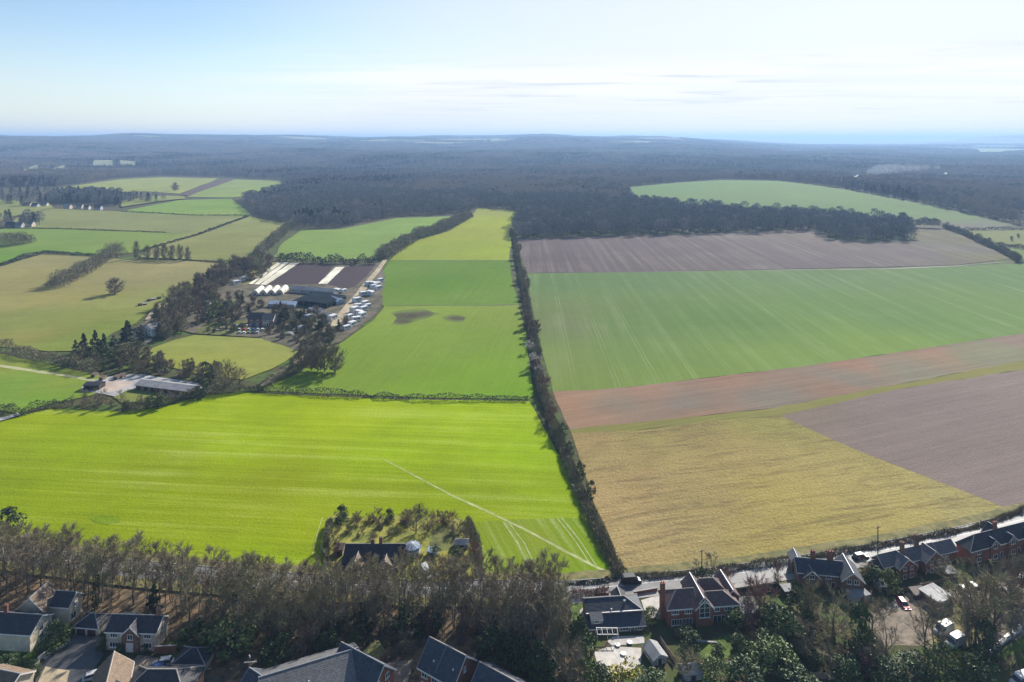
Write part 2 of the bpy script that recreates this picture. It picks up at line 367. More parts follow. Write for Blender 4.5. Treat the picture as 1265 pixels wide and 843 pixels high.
for pts in ([(398, 640), (391, 662), (386, 685)], [(405, 642), (399, 662), (395, 684)], [(688, 640), (710, 668), (731, 700)], [(694, 640), (716, 668), (737, 700)], [(622, 646), (640, 672), (655, 705)], [(628, 645), (648, 672), (664, 705)]):
    strip('wheel_track', pts, 0.35, M_TRAIL, step=4, jit=0.2, label='pale pair of wheel tracks worn into the green crop', cat='track')
DKG = field_mat('lush_patch', patch=0.2, fine=0.2)
sheet('lush_patch', [(112, 641), (119, 638.5), (126, 636.5), (133, 638), (141, 637.5), (150, 641), (146, 643), (149, 646), (140, 645.5), (133, 648.5), (124, 646.5), (117, 645.5)], F1M, (128, 172, 44), step=1.5, jit=1.6, gain=(1.42, 1.15, .4), label='darker lush patch in the left part of the bright green field', cat='grass patch')

G2M = field_mat('winter_wheat', ang=wang((810, 345), (890, 430)), tram=[(20, 0.35, 0.35, (0.26, 0.31, 0.15), wang((810, 345), (890, 430)), 5)], streak=0.13, streak_sc=(0.004, 0.16), patch=0.14, fine=0.15, soil=(0.25, 0.25, 0.15), soil_amt=0.35, soil_thr=(0.5, 0.7))
sheet('wheat_field', [(651, 338), (800, 336.5), (960, 334), (1100, 332.5), (1180, 329), (1265, 326), (1420, 322), (1420, 392), (1265, 412), (1100, 437), (1000, 452), (900, 464), (800, 476), (735, 482), (683, 484), (666, 420), (656, 372)], G2M,
      [(665, 345, (122, 156, 88)), (800, 345, (128, 160, 92)), (1000, 340, (130, 160, 94)), (1200, 335, (128, 160, 90)), (680, 390, (140, 158, 92)), (700, 400, (145, 160, 102)), (780, 400, (128, 160, 82)), (900, 400, (124, 160, 76)), (1100, 390, (130, 166, 84)), (1240, 385, (140, 172, 88)), (690, 450, (150, 172, 88)), (800, 440, (142, 172, 84)), (950, 440, (150, 180, 82)), (730, 475, (150, 174, 82)), (1100, 425, (152, 184, 82)), (850, 465, (148, 176, 80))], cell=25, label='large dull green wheat field right of the central hedge', cat='field')
RM = field_mat('red_brown_soil', ang=wang((800, 490), (1200, 430)), streak=0.3, streak_sc=(0.004, 0.25), patch=0.18, fine=0.25)
sheet('ploughed_strip', [(683, 484), (735, 482), (800, 476), (900, 464), (1000, 452), (1100, 437), (1265, 412), (1420, 388), (1420, 420), (1265, 446), (1100, 477), (960, 504), (860, 515), (780, 523), (704, 531)], RM,
      [(695, 500, (176, 136, 108)), (720, 490, (178, 140, 112)), (730, 515, (174, 136, 110)), (760, 500, (156, 136, 116)), (800, 482, (172, 134, 112)), (850, 500, (146, 132, 118)), (950, 490, (146, 132, 116)), (900, 469, (170, 130, 108)), (1050, 449, (172, 130, 108)), (1050, 468, (148, 134, 116)), (1150, 434, (168, 132, 108)), (1120, 460, (150, 138, 116)), (1200, 440, (149, 141, 112)), (1250, 418, (158, 132, 116)), (1240, 436, (150, 143, 112)), (870, 512, (168, 128, 104)), (1050, 484, (162, 126, 104))], cell=12, gain=(1.3, 1.4, 1.38), label='reddish brown ploughed strip between wheat and dry grass', cat='field')
MG = field_mat('grass_margin', ang=wang((800, 530), (1200, 460)), streak=0.2, patch=0.2)
sheet('grass_margin', [(704, 531), (780, 523), (860, 515), (960, 504), (1100, 477), (1265, 446), (1420, 418), (1420, 432), (1265, 457), (1106, 482), (964, 514), (870, 522), (780, 533), (706, 536)], MG, (168, 164, 92), step=4, label='narrow yellow green grass margin below the reddish strip', cat='grass margin')
TM = field_mat('dry_grass', ang=wang((800, 600), (1000, 575)), streak=0.12, streak_sc=(0.02, 0.2), patch=0.34, fine=0.7, tuss=1.15, bump=0.7, bump_sc=0.7, soil=(0.26, 0.24, 0.1), soil_amt=0.3)
sheet('dry_grass_field', [(706, 536), (780, 533), (870, 522), (964, 514), (1050, 553), (1140, 588), (1200, 611), (1250, 631), (1190, 655), (1100, 680), (1000, 700), (900, 714), (790, 718), (768, 712), (755, 668), (730, 612), (714, 560)], TM,
      [(720, 545, (172, 152, 98)), (800, 540, (164, 152, 92)), (950, 525, (158, 152, 84)), (900, 560, (166, 150, 92)), (1050, 570, (170, 158, 94)), (750, 620, (182, 160, 106)), (790, 600, (180, 158, 104)), (850, 610, (176, 160, 102)), (950, 610, (176, 160, 90)), (1000, 650, (178, 164, 92)), (1100, 630, (178, 166, 96)), (1200, 625, (176, 166, 104)), (800, 670, (184, 163, 108)), (780, 700, (180, 162, 108)), (880, 700, (174, 160, 104)), (950, 690, (178, 164, 92))], cell=10, gain=(1.42, 1.38, 1.42), label='tan field of dry tussocky grass beside the road', cat='field')
PM = field_mat('harrowed_soil', ang=wang((1000, 530), (1200, 490)), streak=0.18, streak_sc=(0.006, 0.12), patch=0.14, fine=0.26, bump=0.8)
sheet('harrowed_field', [(964, 514), (1106, 482), (1265, 457), (1420, 432), (1460, 600), (1265, 634), (1250, 631), (1200, 611), (1140, 588), (1050, 553)], PM,
      [(1000, 515, (152, 136, 122)), (1150, 500, (156, 140, 134)), (1260, 475, (160, 144, 136)), (1150, 560, (158, 142, 136)), (1230, 600, (160, 144, 138)), (1100, 560, (154, 138, 130))], cell=25, gain=(1.3, 1.28, 1.22), label='smooth greyish mauve harrowed field at the right edge', cat='field')
UM = field_mat('ploughed_slope', ang=wang((900, 292), (985, 332)), streak=0.3, streak_sc=(0.003, 0.22), patch=0.12, fine=0.2, soil=(0.3, 0.27, 0.22), soil_amt=0.3, soil_thr=(0.46, 0.66))
sheet('ploughed_field', [(640, 296), (700, 293), (800, 291), (900, 288), (1010, 284), (1016, 291), (1030, 297), (1075, 299), (1130, 296), (1128, 285), (1140, 280), (1180, 285), (1215, 300), (1252, 320), (1180, 328), (960, 333), (800, 336), (651, 337.5), (643, 315)], UM,
      [(660, 300, (150, 134, 124)), (680, 325, (142, 128, 118)), (760, 300, (152, 136, 126)), (850, 315, (150, 136, 124)), (950, 300, (158, 144, 130)), (1000, 290, (164, 150, 128)), (1000, 325, (152, 140, 128)), (1120, 310, (156, 142, 130)), (1160, 295, (156, 152, 106)), (1200, 310, (150, 144, 122)), (1230, 318, (160, 156, 100))], cell=40, gain=(.82, .8, .9), label='pale brown ploughed field in front of the dark wood', cat='field')
strip('field_boundary', [(651, 338), (800, 336.5), (960, 334), (1100, 332.5), (1180, 329), (1232, 325)], 2.2, mat('boundary_grass', (0.05, 0.055, 0.02)), step=10, label='dark unploughed line between ploughed field and wheat', cat='field margin')
DM = field_mat('far_green', ang=0.5, streak=0.1, patch=0.15, fine=0.1)
sheet('hill_field', [(778, 232), (830, 227), (890, 223), (960, 224), (1020, 231), (1100, 245), (1180, 261), (1240, 274), (1258, 279), (1200, 284), (1165, 284), (1130, 284), (1060, 276), (1000, 270), (960, 268), (900, 263), (840, 257), (790, 250)], DM,
      [(800, 232, (134, 172, 92)), (900, 230, (136, 172, 88)), (1000, 240, (140, 172, 90)), (1100, 258, (142, 172, 94)), (1180, 270, (144, 168, 100)), (1220, 276, (146, 150, 122)), (1190, 281, (150, 140, 124)), (1000, 260, (132, 168, 90))], key='dome', cell=40, label='green field on the domed hill beyond the dark wood', cat='field')
sheet('yellow_pasture', [(1185, 286), (1265, 285), (1420, 284), (1420, 304), (1265, 306), (1232, 300)], DM, (170, 172, 112), gain=(.8, .86, .7), label='pale yellow rough pasture at the right edge below the hill', cat='field')
sheet('green_pasture', [(1228, 305), (1265, 308), (1420, 306), (1420, 320), (1265, 325), (1254, 321)], DM, (150, 170, 96), gain=(.8, .86, .7), label='small green pasture corner at the right edge above the wheat', cat='field')
sheet('ploughed_field', [(1262, 276), (1330, 278), (1420, 282), (1420, 272), (1290, 263), (1225, 262)], DM, (150, 134, 132), key='rfar', gain=(.8, .86, .7), label='distant mauve ploughed field at right edge behind the hill field', cat='field')

# the middle strip between the hedges
YM = field_mat('grass_ley', ang=wang((500, 480), (640, 300)), streak=0.12, patch=0.18, fine=0.24, soil=(0.28, 0.3, 0.12), soil_amt=0.25)
sheet('meadow', [(590, 258), (620, 259), (645, 263), (632, 290), (629, 322), (482, 322), (500, 301), (555, 286), (580, 270)], YM,
      [(600, 262, (160, 180, 92)), (620, 275, (164, 188, 62)), (580, 290, (160, 182, 70)), (540, 310, (148, 176, 76)), (610, 310, (158, 186, 60))], key='mead1', cell=30, gain=(1.45, 1.22, .9), label='yellowish green meadow at the top of the strip between hedges', cat='field')
sheet('meadow', [(482, 322), (629, 322), (633, 350), (641, 377), (560, 378), (475, 379), (462, 372), (470, 340)], YM,
      [(500, 335, (136, 172, 72)), (600, 335, (132, 172, 56)), (550, 350, (122, 168, 50)), (500, 370, (142, 176, 70)), (620, 370, (140, 176, 72))], cell=25, gain=(.95, .95, .7), label='deeper green middle meadow beside the nursery caravans', cat='field')
sheet('meadow', [(475, 379), (560, 378), (641, 377), (651, 420), (659, 490), (652, 494), (520, 492), (400, 487), (318, 483), (360, 466), (380, 455), (415, 428), (462, 396)], YM,
      [(500, 385, (150, 180, 80)), (620, 390, (148, 178, 78)), (560, 420, (142, 178, 70)), (640, 450, (138, 180, 58)), (480, 440, (138, 174, 66)), (560, 470, (136, 180, 50)), (400, 480, (138, 174, 62)), (640, 485, (132, 184, 40))], cell=20, gain=(1.22, 1.1, .8), label='large smooth green meadow with a muddy patch above the bright field', cat='field')
MUD = mat('mud', (0.075, 0.07, 0.05), (0.14, 0.17, 0.05), 0.25, 0.95, 0.1, det=6, lo=0.42, hi=0.6)
sheet('mud_patch', [(482, 387), (500, 383), (520, 382), (545, 388), (520, 396), (498, 403), (480, 402), (490, 393)], YM, [(508, 391, (96, 92, 78)), (494, 390, (104, 108, 82)), (525, 388, (108, 112, 84)), (498, 398, (106, 108, 82)), (482, 387, (142, 168, 86)), (500, 383, (142, 168, 86)), (522, 382, (142, 168, 86)), (545, 388, (142, 168, 86)), (520, 397, (142, 168, 86)), (498, 403.5, (142, 168, 86)), (480, 402, (142, 168, 86))], gain=(1.1, 1.0, .9), cell=1.5, step=2, jit=2.5, label='dark muddy patch in the large green meadow', cat='mud')
sheet('mud_patch', [(545, 392), (560, 389), (577, 392), (570, 399), (552, 397)], YM, [(562, 394, (104, 106, 80)), (570, 394, (108, 112, 82)), (545, 392, (142, 168, 86)), (560, 388.5, (142, 168, 86)), (577, 392, (142, 168, 86)), (570, 399, (142, 168, 86)), (552, 397.5, (142, 168, 86))], gain=(1.1, 1.0, .9), cell=1.5, step=2, jit=2.0, label='smaller dark mud smear right of the larger muddy patch', cat='mud')
strip('field_boundary', [(478, 378.5), (540, 378), (600, 378.2), (641, 377)], 1.6, mat('boundary_line', (0.06, 0.07, 0.02)), step=6, label='dark line dividing the middle meadow from the large one', cat='field margin')
strip('field_boundary', [(482, 322.5), (560, 322.5), (629, 322.5)], 1.8, mat('boundary_line', (0.07, 0.08, 0.025)), step=6, label='dark line dividing the yellowish meadow from the deeper green one', cat='field margin')

# fields of the left side
LM = field_mat('pasture', ang=wang((0, 400), (250, 390)), streak=0.14, streak_sc=(0.01, 0.08), patch=0.3, fine=0.3, soil=(0.3, 0.26, 0.12), soil_amt=0.4)
sheet('pasture', [(338, 318), (350, 300), (372, 285), (420, 284), (490, 270), (556, 268), (560, 276), (510, 296), (480, 313), (470, 320), (400, 323)], LM, [(380, 300, (140, 172, 92)), (520, 275, (140, 176, 90)), (430, 310, (136, 172, 88)), (400, 318, (138, 170, 96))], key='p1', cell=40, gain=(1.38, 1.25, 1.0), label='green pasture above the nursery between two hedges', cat='field')
sheet('pasture', [(72, 233), (150, 222), (200, 219.5), (270, 221), (222, 240), (180, 237), (100, 239)], LM, (164, 178, 108), key='p2', gain=(1.38, 1.25, 1.0), label='distant yellow green pasture below the far wood', cat='field')
sheet('ploughed_field', [(222, 241), (275, 221), (292, 222), (242, 242), (236, 243)], LM, (118, 106, 106), key='p3', gain=(1.38, 1.25, 1.0), label='distant narrow dark brown strip between two pastures', cat='field')
sheet('pasture', [(230, 244), (290, 222), (345, 224.5), (354, 233), (330, 241), (285, 245)], LM, (152, 176, 102), key='p4', gain=(1.38, 1.25, 1.0), label='distant green pasture right of the narrow brown strip', cat='field')
sheet('pasture', [(148, 262), (220, 248), (285, 246), (306, 262), (312, 268), (200, 266)], LM, [(200, 258, (140, 174, 88)), (280, 255, (136, 174, 82)), (300, 265, (144, 172, 92))], key='p5', gain=(1.38, 1.25, 1.0), label='bright green pasture left of the wood with a hedge below', cat='field')
sheet('pasture', [(14, 276), (20, 270), (58, 258), (148, 262), (200, 266), (312, 268), (240, 291), (205, 288), (60, 283), (0, 284)], LM, [(60, 265, (150, 160, 106)), (150, 275, (148, 158, 108)), (260, 272, (146, 158, 106)), (40, 280, (146, 160, 104))], key='p6', gain=(1.38, 1.25, 1.0), label='wide greyish green pasture below the hamlet', cat='field')
sheet('pasture', [(-100, 296), (0, 284), (60, 283.5), (205, 288.5), (245, 291), (172, 312), (120, 317), (60, 310), (30, 314), (0, 326), (-100, 340)], LM, [(40, 295, (134, 166, 84)), (120, 300, (136, 164, 84)), (200, 295, (140, 164, 90)), (10, 320, (120, 164, 66))], cell=40, gain=(1.38, 1.25, 1.0), label='green pasture with a hedge along its lower edge at left', cat='field')
sheet('pasture', [(195, 301), (306, 268.5), (362, 278), (342, 296), (322, 316), (272, 323), (172, 319)], LM, [(300, 275, (152, 164, 106)), (330, 290, (152, 162, 106)), (240, 300, (152, 160, 104)), (280, 318, (148, 158, 102))], key='p7', cell=40, gain=(1.38, 1.25, 1.0), label='olive pasture behind the row of bare trees', cat='field')
sheet('tan_pasture', [(-160, 350), (-40, 335), (0, 330), (55, 314), (118, 318), (160, 322), (240, 323), (276, 326), (262, 342), (230, 358), (205, 374), (185, 384), (168, 400), (140, 412), (110, 434), (60, 435), (0, 429), (-160, 418)], LM,
      [(20, 340, (168, 164, 102)), (80, 325, (166, 163, 112)), (60, 370, (170, 164, 100)), (200, 335, (166, 162, 112)), (240, 340, (164, 161, 110)), (150, 345, (165, 162, 110)), (180, 370, (158, 164, 94)), (30, 395, (148, 160, 86)), (120, 395, (154, 164, 84)), (20, 420, (162, 164, 86)), (80, 425, (148, 166, 76)), (130, 405, (142, 160, 74)), (-60, 380, (166, 162, 100))], cell=25, gain=(1.28, 1.22, 1.12), label='large tan and green pasture with a lone round tree', cat='field')
sheet('pasture', [(-200, 436), (0, 438), (50, 449), (128, 466), (150, 472), (140, 480), (112, 490), (60, 500), (22, 512), (0, 508), (-200, 515)], LM, [(20, 445, (150, 168, 78)), (80, 462, (150, 168, 72)), (30, 475, (130, 170, 66)), (60, 492, (128, 170, 58)), (110, 480, (144, 168, 74))], cell=20, gain=(1.38, 1.25, 1.0), label='green pasture crossed by a pale track at the left edge', cat='field')
strip('track', [(-40, 448), (0, 453), (40, 459), (80, 465), (115, 471), (140, 473)], 2.2, mat('pale_track', (0.38, 0.35, 0.2), (0.3, 0.3, 0.14), 0.2), step=5, label='pale track across the left pasture to the stables', cat='track')
sheet('paddock', [(165, 445), (190, 430), (215, 421), (240, 415), (375, 421), (372, 432), (352, 448), (335, 457), (300, 470), (240, 462), (200, 452)], LM, [(190, 445, (162, 172, 84)), (230, 425, (148, 166, 88)), (300, 430, (156, 170, 92)), (360, 430, (152, 166, 90)), (260, 450, (156, 172, 78)), (320, 455, (158, 172, 88))], cell=20, gain=(1.5, 1.32, 1.1), label='yellow green paddock between nursery and stables', cat='field')
sheet('stable_yard', [(128, 468), (155, 463), (180, 464), (245, 474), (262, 484), (245, 492), (200, 492), (170, 480), (150, 492), (128, 488), (100, 484), (105, 474)], M_CONC, step=3, label='pale concrete yard around the long stables', cat='yard')
sheet('yard_patch', [(118, 478), (140, 471), (166, 474), (150, 482), (132, 486)], mat('pink_sand', (0.42, 0.33, 0.27), (0.34, 0.27, 0.22), 0.2), step=3, label='pinkish sand school beside the stable yard', cat='yard')
sheet('paddock', [(140, 492), (158, 482), (176, 482), (206, 489), (198, 497), (150, 499)], LM, (142, 158, 88), step=3, gain=(1.38, 1.25, 1.0), label='small rough green paddock below the long stables', cat='field')
sheet('nursery_ground', [(258, 345), (300, 330), (330, 325), (470, 326), (476, 342), (472, 372), (462, 392), (420, 424), (372, 436), (320, 418), (240, 413), (205, 405), (175, 428), (165, 410), (215, 372)], M_EARTH, step=5, jit=2, label='brown trodden ground of the plant nursery', cat='ground')
M_WEED = field_mat('tilled_beds', ang=wang((331, 352), (372, 327)), streak=0.2, streak_sc=(0.01, 0.6), patch=0.08, fine=0.2)
sheet('garden_grass', [(240, 412), (262, 398), (300, 396), (318, 404), (310, 414), (270, 415)], M_ROUGH, step=3, label='rough garden grass at the left of the nursery', cat='grass patch')
sheet('garden_grass', [(296, 345), (318, 330), (346, 323), (350, 326), (318, 350), (300, 354)], M_DRY, step=3, label='rough yellowish grass beside the white fleece strips', cat='grass patch')
sheet('soil_plot', [(330, 353), (371, 326), (414, 327.5), (394, 352)], M_WEED, (104, 90, 92), step=4, jit=0.6, label='dark tilled plot between the two groups of white fleece', cat='soil plot')
sheet('soil_plot', [(404, 352), (426, 331), (464, 328), (455, 340), (440, 354), (428, 358)], M_WEED, (106, 92, 95), step=4, jit=0.6, label='dark tilled plot beside the nursery lane', cat='soil plot')
M_FLEECE = mat('fleece', (0.72, 0.68, 0.55), (0.5, 0.47, 0.36), 0.12, 0.8, 0.2, squash=(1, 0.3, 1))
for k, (a, b, c, d) in enumerate([((307, 352), (343, 325.5), (349, 325.5), (312, 352.5)), ((313.5, 352.6), (350.5, 325.6), (357, 325.8), (320, 353)), ((321.5, 353), (358.5, 326), (370, 326), (329, 353.5))]):
    sheet('crop_fleece', [a, b, c, d], M_FLEECE, step=3, jit=0.7, zoff=0.25, kind=None, label='white fleece laid over a nursery bed, ' + ['outermost by the rough grass', 'middle of three close strips', 'next to the dark tilled plot'][k], cat='crop cover')
sheet('crop_fleece', [(393, 352), (414.5, 331.7), (426, 331), (404, 352.3)], M_FLEECE, step=3, jit=0.5, zoff=0.25, kind=None, label='broad single white fleece strip between two dark tilled plots', cat='crop cover')
strip('lane', [(476, 322), (466, 336), (454, 350), (444, 364), (432, 380), (418, 396), (412, 404)], [4, 4.5, 5, 6, 8, 7, 4], M_TRACK, step=4, jit=0.5, label='sandy nursery lane running beside the caravans', cat='lane')
strip('lane', [(160, 438), (176, 427), (184, 420)], [3, 3.5, 5], M_TRACK, step=4, jit=0.3, label='short pale drive up to the cottage among conifers', cat='lane')
strip('lane', [(205, 376), (190, 386), (182, 396)], [3.5, 4, 3], M_TRACK, step=4, jit=0.3, label='pale drive behind the white fronted cottage', cat='lane')
strip('lane', [(325, 478), (345, 462), (372, 446), (386, 436)], [3, 3.5, 3.5, 3], M_TRACK, step=4, jit=0.3, label='pale lane along the hedge beneath the nursery', cat='lane')
strip('lane', [(-10, 522), (10, 517), (24, 513)], 3.5, M_CONC, step=4, jit=0.3, label='pale lane end behind the hedge at the left edge', cat='lane')

# road and gardens of the foreground
ROAD = [(-160, 664), (-40, 676), (60, 692), (180, 706), (300, 717), (430, 724), (560, 729), (700, 731), (760, 726), (830, 719), (900, 712), (1000, 697), (1100, 680), (1200, 660), (1300, 634), (1400, 606)]
strip('verge', ROAD, 13, M_DRY, step=5, jit=0.8, label='rough grassy verge along both sides of the road', cat='verge')
strip('road', ROAD, 6.4, M_ROAD, step=6, jit=0.05, label='straight pale road between the houses and the dry grass field', cat='road')
rw = [P(*p) for p in ROAD]
def offset_line(w, off):
    o = []
    for i, v in enumerate(w):
        d = (w[min(i + 1, len(w) - 1)] - w[max(i - 1, 0)]); d.z = 0; d.normalize(); o.append((v.x - d.y * off, v.y + d.x * off, 0))
    return o
strip('road_line', offset_line(rw, 0), 0.14, M_LINE, raw=True, step=6, jit=0, label='white painted line along the middle of the road', cat='road marking')
strip('pavement', offset_line(rw[7:], -4.4), 1.7, mat('pavement', (0.3, 0.28, 0.26), (0.24, 0.22, 0.2), 0.8, 0.75, 0.25), raw=True, step=6, jit=0.03, zoff=0.1, label='narrow pavement on the house side of the road', cat='pavement')
for off in (3.3, -3.42):
    b = MB(); w = offset_line(rw[7:] if off < 0 else rw, off); w2 = offset_line(rw[7:] if off < 0 else rw, off - 0.16)
    for i in range(len(w) - 1):
        a, c, d, e = w[i], w[i + 1], w2[i + 1], w2[i]
        b.solid([(q[0], q[1], 0.55) for q in (a, c, d, e)], [(0, 1, 2, 3)], 0.6)
    tag(b.build('kerb', M_KERB), 'stone kerb on the ' + ('field side of the road' if off > 0 else 'house side of the road'), 'kerb', None, G)
# gardens
sheet('garden_ground', [(706, 742), (1000, 722), (1265, 672), (1420, 640), (1500, 900), (700, 900)], mat('garden_ground', (0.06, 0.085, 0.022), (0.075, 0.06, 0.035), 0.3, 0.95, 0.1, bump=0.6, det=6), step=5, label='mixed lawn and soil of the gardens below the road', cat='garden')
sheet('gravel_yard', [(1075, 760), (1120, 735), (1200, 728), (1265, 712), (1350, 705), (1350, 770), (1235, 800), (1160, 805), (1095, 800), (1075, 790)], M_GRAVEL, step=3, jit=1.2, label='pale brown gravel parking ground behind the semi detached houses', cat='yard')
sheet('grass_patch', [(1160, 750), (1185, 745), (1210, 765), (1215, 790), (1180, 802), (1150, 800), (1158, 780)], M_DRY, step=2, jit=1, label='dry grassy patch around the white vans', cat='grass patch')
sheet('lane', [(1218, 808), (1238, 790), (1265, 768), (1350, 735), (1350, 745), (1265, 779), (1242, 799), (1226, 815)], M_TARMAC, step=3, jit=0.2, label='narrow tarmac lane curving up at the lower right', cat='lane')
sheet('lawn', [(1228, 816), (1245, 800), (1265, 787), (1340, 765), (1340, 800), (1265, 806), (1240, 815)], M_LAWN, step=2, jit=0.6, label='small bright lawn inside the lane at lower right', cat='lawn')
sheet('lawn', [(1183, 702), (1190, 697), (1196, 712), (1184, 714)], M_LAWN, step=2, jit=0.2, label='triangle of sunny lawn beside the semi detached houses', cat='lawn')
sheet('lawn', [(705, 750), (722, 744), (724, 768), (716, 775), (706, 768)], M_LAWN, step=2, jit=0.5, label='sunny lawn left of the house with the stepped roof', cat='lawn')
sheet('lawn', [(860, 800), (905, 785), (940, 790), (935, 812), (880, 818), (850, 812)], M_LAWN, step=2, jit=0.7, label='lawn below the big red brick house', cat='lawn')
sheet('driveway', [(792, 744), (815, 738), (818, 752), (816, 766), (804, 766), (796, 756)], M_PATIO, step=2, jit=0.3, label='pale drive between the stepped roof house and the brick house', cat='driveway')
sheet('patio', [(734, 808), (752, 801), (792, 803), (792, 822), (778, 832), (744, 836), (738, 824)], M_PATIO, step=2, jit=0.3, label='large pale paved terrace below the house with stepped roof', cat='patio')
sheet('patio', [(750, 795), (757, 789), (796, 788), (796, 797), (756, 800)], mat('shaded_patio', (0.4, 0.37, 0.34), (0.3, 0.28, 0.26), 0.8, 0.7), step=2, jit=0.2, label='narrow paved terrace right behind the stepped roof house', cat='patio')  # darker copy of the paving colour, with the shade of the house painted in
sheet('patio', [(716, 757), (722, 751), (727, 757), (727, 768), (719, 770)], M_PATIO, step=2, jit=0.2, label='small round paved corner on the sunny lawn', cat='patio')
sheet('driveway', [(48, 825), (70, 805), (88, 790), (92, 786), (124, 789), (128, 812), (112, 835), (100, 900), (30, 900)], M_TARMAC, step=3, jit=0.2, label='dark tarmac forecourt before the double garage', cat='driveway')
sheet('driveway', [(40, 860), (56, 826), (70, 829), (86, 831), (78, 860), (70, 900), (20, 900)], mat('buff_paving', (0.42, 0.33, 0.2), (0.3, 0.25, 0.17), 0.8, 0.75), step=3, jit=0.2, label='buff paved entrance at the bottom left', cat='driveway')
sheet('lawn', [(48, 808), (56, 795), (72, 790), (80, 797), (66, 808), (54, 816)], M_LAWN, step=2, jit=0.5, label='small lawn beside the cream rendered house', cat='lawn')
sheet('path', [(48, 816), (56, 817), (68, 808), (88, 797), (86, 792), (66, 806)], M_PATIO, step=2, jit=0.2, label='pale paved path beside the dark forecourt', cat='path')
sheet('driveway', [(160, 822), (170, 812), (192, 815), (204, 818), (196, 832), (170, 860), (155, 880), (150, 850)], M_GRAVEL, step=2, jit=0.3, label='brownish drive in front of the brick house with a gable', cat='driveway')
sheet('lawn', [(192, 800), (214, 793), (246, 792), (244, 802), (200, 806)], M_ROUGH, step=2, jit=0.5, label='sunlit rough lawn right of the brick house with a gable', cat='lawn')
sheet('driveway', [(470, 836), (478, 822), (512, 818), (506, 838), (496, 870), (460, 870)], M_GRAVEL, step=2, jit=0.3, label='brown drive between the long slate roof and the blue roofed houses', cat='driveway')
ENC = [(405, 642), (420, 634), (445, 642), (500, 640), (545, 640), (575, 644), (588, 662), (594, 690), (592, 716), (520, 720), (405, 716), (400, 690)]
sheet('garden_ground', ENC, mat('orchard_grass', (0.26, 0.24, 0.045), (0.15, 0.165, 0.035), 0.35, 0.9, 0.12, bump=0.6, det=6), step=3, label='yellowish grass of the walled garden in the bright field', cat='garden')
sheet('lawn', [(533, 658), (556, 650), (570, 660), (572, 676), (545, 684), (530, 676)], M_ROUGH, step=2, jit=0.8, label='sunny lawn right of the house in the bright field', cat='lawn')
sheet('pasture', [(-60, 250), (0, 246), (24, 250), (62, 252), (66, 258), (16, 269), (0, 275), (-60, 278)], LM, gain=(1.38, 1.25, 1.0), tint=(150, 164, 106), key='p9', label='small green paddocks around the distant hamlet at the left edge', cat='field')
sheet('pasture', [(150, 257), (196, 250), (230, 246.5), (226, 243.5), (190, 243), (150, 250)], LM, gain=(1.38, 1.25, 1.0), tint=(150, 164, 104), key='p10', label='rough green corner right of the dark tree clump of the hamlet', cat='field')
# far clearings inside the wood
CL = mat('clearing', (0.24, 0.24, 0.13), (0.17, 0.19, 0.09), 0.02)
for i, (pl, tx) in enumerate([([(8, 216), (46, 204.5), (50, 213), (30, 216)], 'at the far left'), ([(52, 213), (80, 204.5), (82, 212), (66, 214)], 'second from the left'), ([(112, 209), (116, 199.5), (140, 199.5), (141, 209)], 'third from the left'), ([(146, 207), (148, 199.5), (168, 201), (168, 209)], 'right of the square one'), ([(1024, 227), (1060, 217), (1070, 224), (1040, 228)], 'beside the smoke'), ([(1160, 218), (1168, 215), (1176, 219), (1166, 221)], 'right of the smoke')]):
    sheet('clearing', pl, CL, key='clear%d' % i, zoff=1.0, label='pale clearing in the distant wood, ' + tx, cat='clearing')
# ------------------------------------------------------------------ vegetation
M_BARK = mat('bark', (0.182, 0.149, 0.115), (0.108, 0.089, 0.068), 3, 0.9, 0.15, local=True)
M_BARKP = mat('pale_bark', (0.336, 0.301, 0.245), (0.196, 0.175, 0.140), 3, 0.9, 0.15, local=True)
M_TWIG = mat('twigs', (0.29, 0.235, 0.16), (0.17, 0.138, 0.095), 0.5, 0.95, 0.08, local=True)
M_TWIGO = mat('olive_twigs', (0.277, 0.247, 0.143), (0.180, 0.158, 0.093), 0.5, 0.95, 0.08, local=True)
M_TWIGR = mat('reddish_twigs', (0.280, 0.161, 0.126), (0.175, 0.105, 0.084), 0.5, 0.95, 0.08, local=True)
def leaf_mat(name, a, b):
    m = mat(name, a, b, 0.6, 0.6, 0.25, local=True); return m
M_LEAF = leaf_mat('evergreen_leaves', (0.092, 0.135, 0.040), (0.043, 0.068, 0.022))
M_LEAFD = leaf_mat('dark_needles', (0.036, 0.065, 0.034), (0.019, 0.036, 0.021))
M_LEAFL = leaf_mat('fresh_leaves', (0.172, 0.224, 0.059), (0.098, 0.132, 0.040))
M_LEAFY = leaf_mat('yellow_leaves', (0.36, 0.3, 0.03), (0.18, 0.18, 0.03))
M_BLOS = leaf_mat('blossom', (0.62, 0.55, 0.5), (0.4, 0.34, 0.29))
M_IVY = leaf_mat('ivy_leaves', (0.04, 0.07, 0.018), (0.02, 0.036, 0.01))

def rvec(r):
    while True:
        v = Vector((r.uniform(-1, 1), r.uniform(-1, 1), r.uniform(-1, 1)))
        if 0.05 < v.length < 1: return v
def twig(b, p, d, L, w):
    s = d.cross(rvec(rnd)).normalized() * w; e = p + d * L
    n = len(b.v); b.v += [tuple(p - s), tuple(p + s), tuple(e)]; b.f.append((n, n + 1, n + 2)); b.m.append(0)
def leaf(b, p, s):
    a = rvec(rnd).normalized() * s; c = a.cross(rvec(rnd)).normalized() * s * 0.8
    n = len(b.v); b.v += [tuple(p - a), tuple(p + c), tuple(p + a * 1.1), tuple(p - c)]; b.f.append((n, n + 1, n + 2, n + 3)); b.m.append(0)
def path_tube(b, pts, r0, r1, n):
    for i in range(len(pts) - 1):
        k = len(pts) - 1; b.tube(pts[i], pts[i + 1], r0 + (r1 - r0) * i / k, r0 + (r1 - r0) * (i + 1) / k, n)
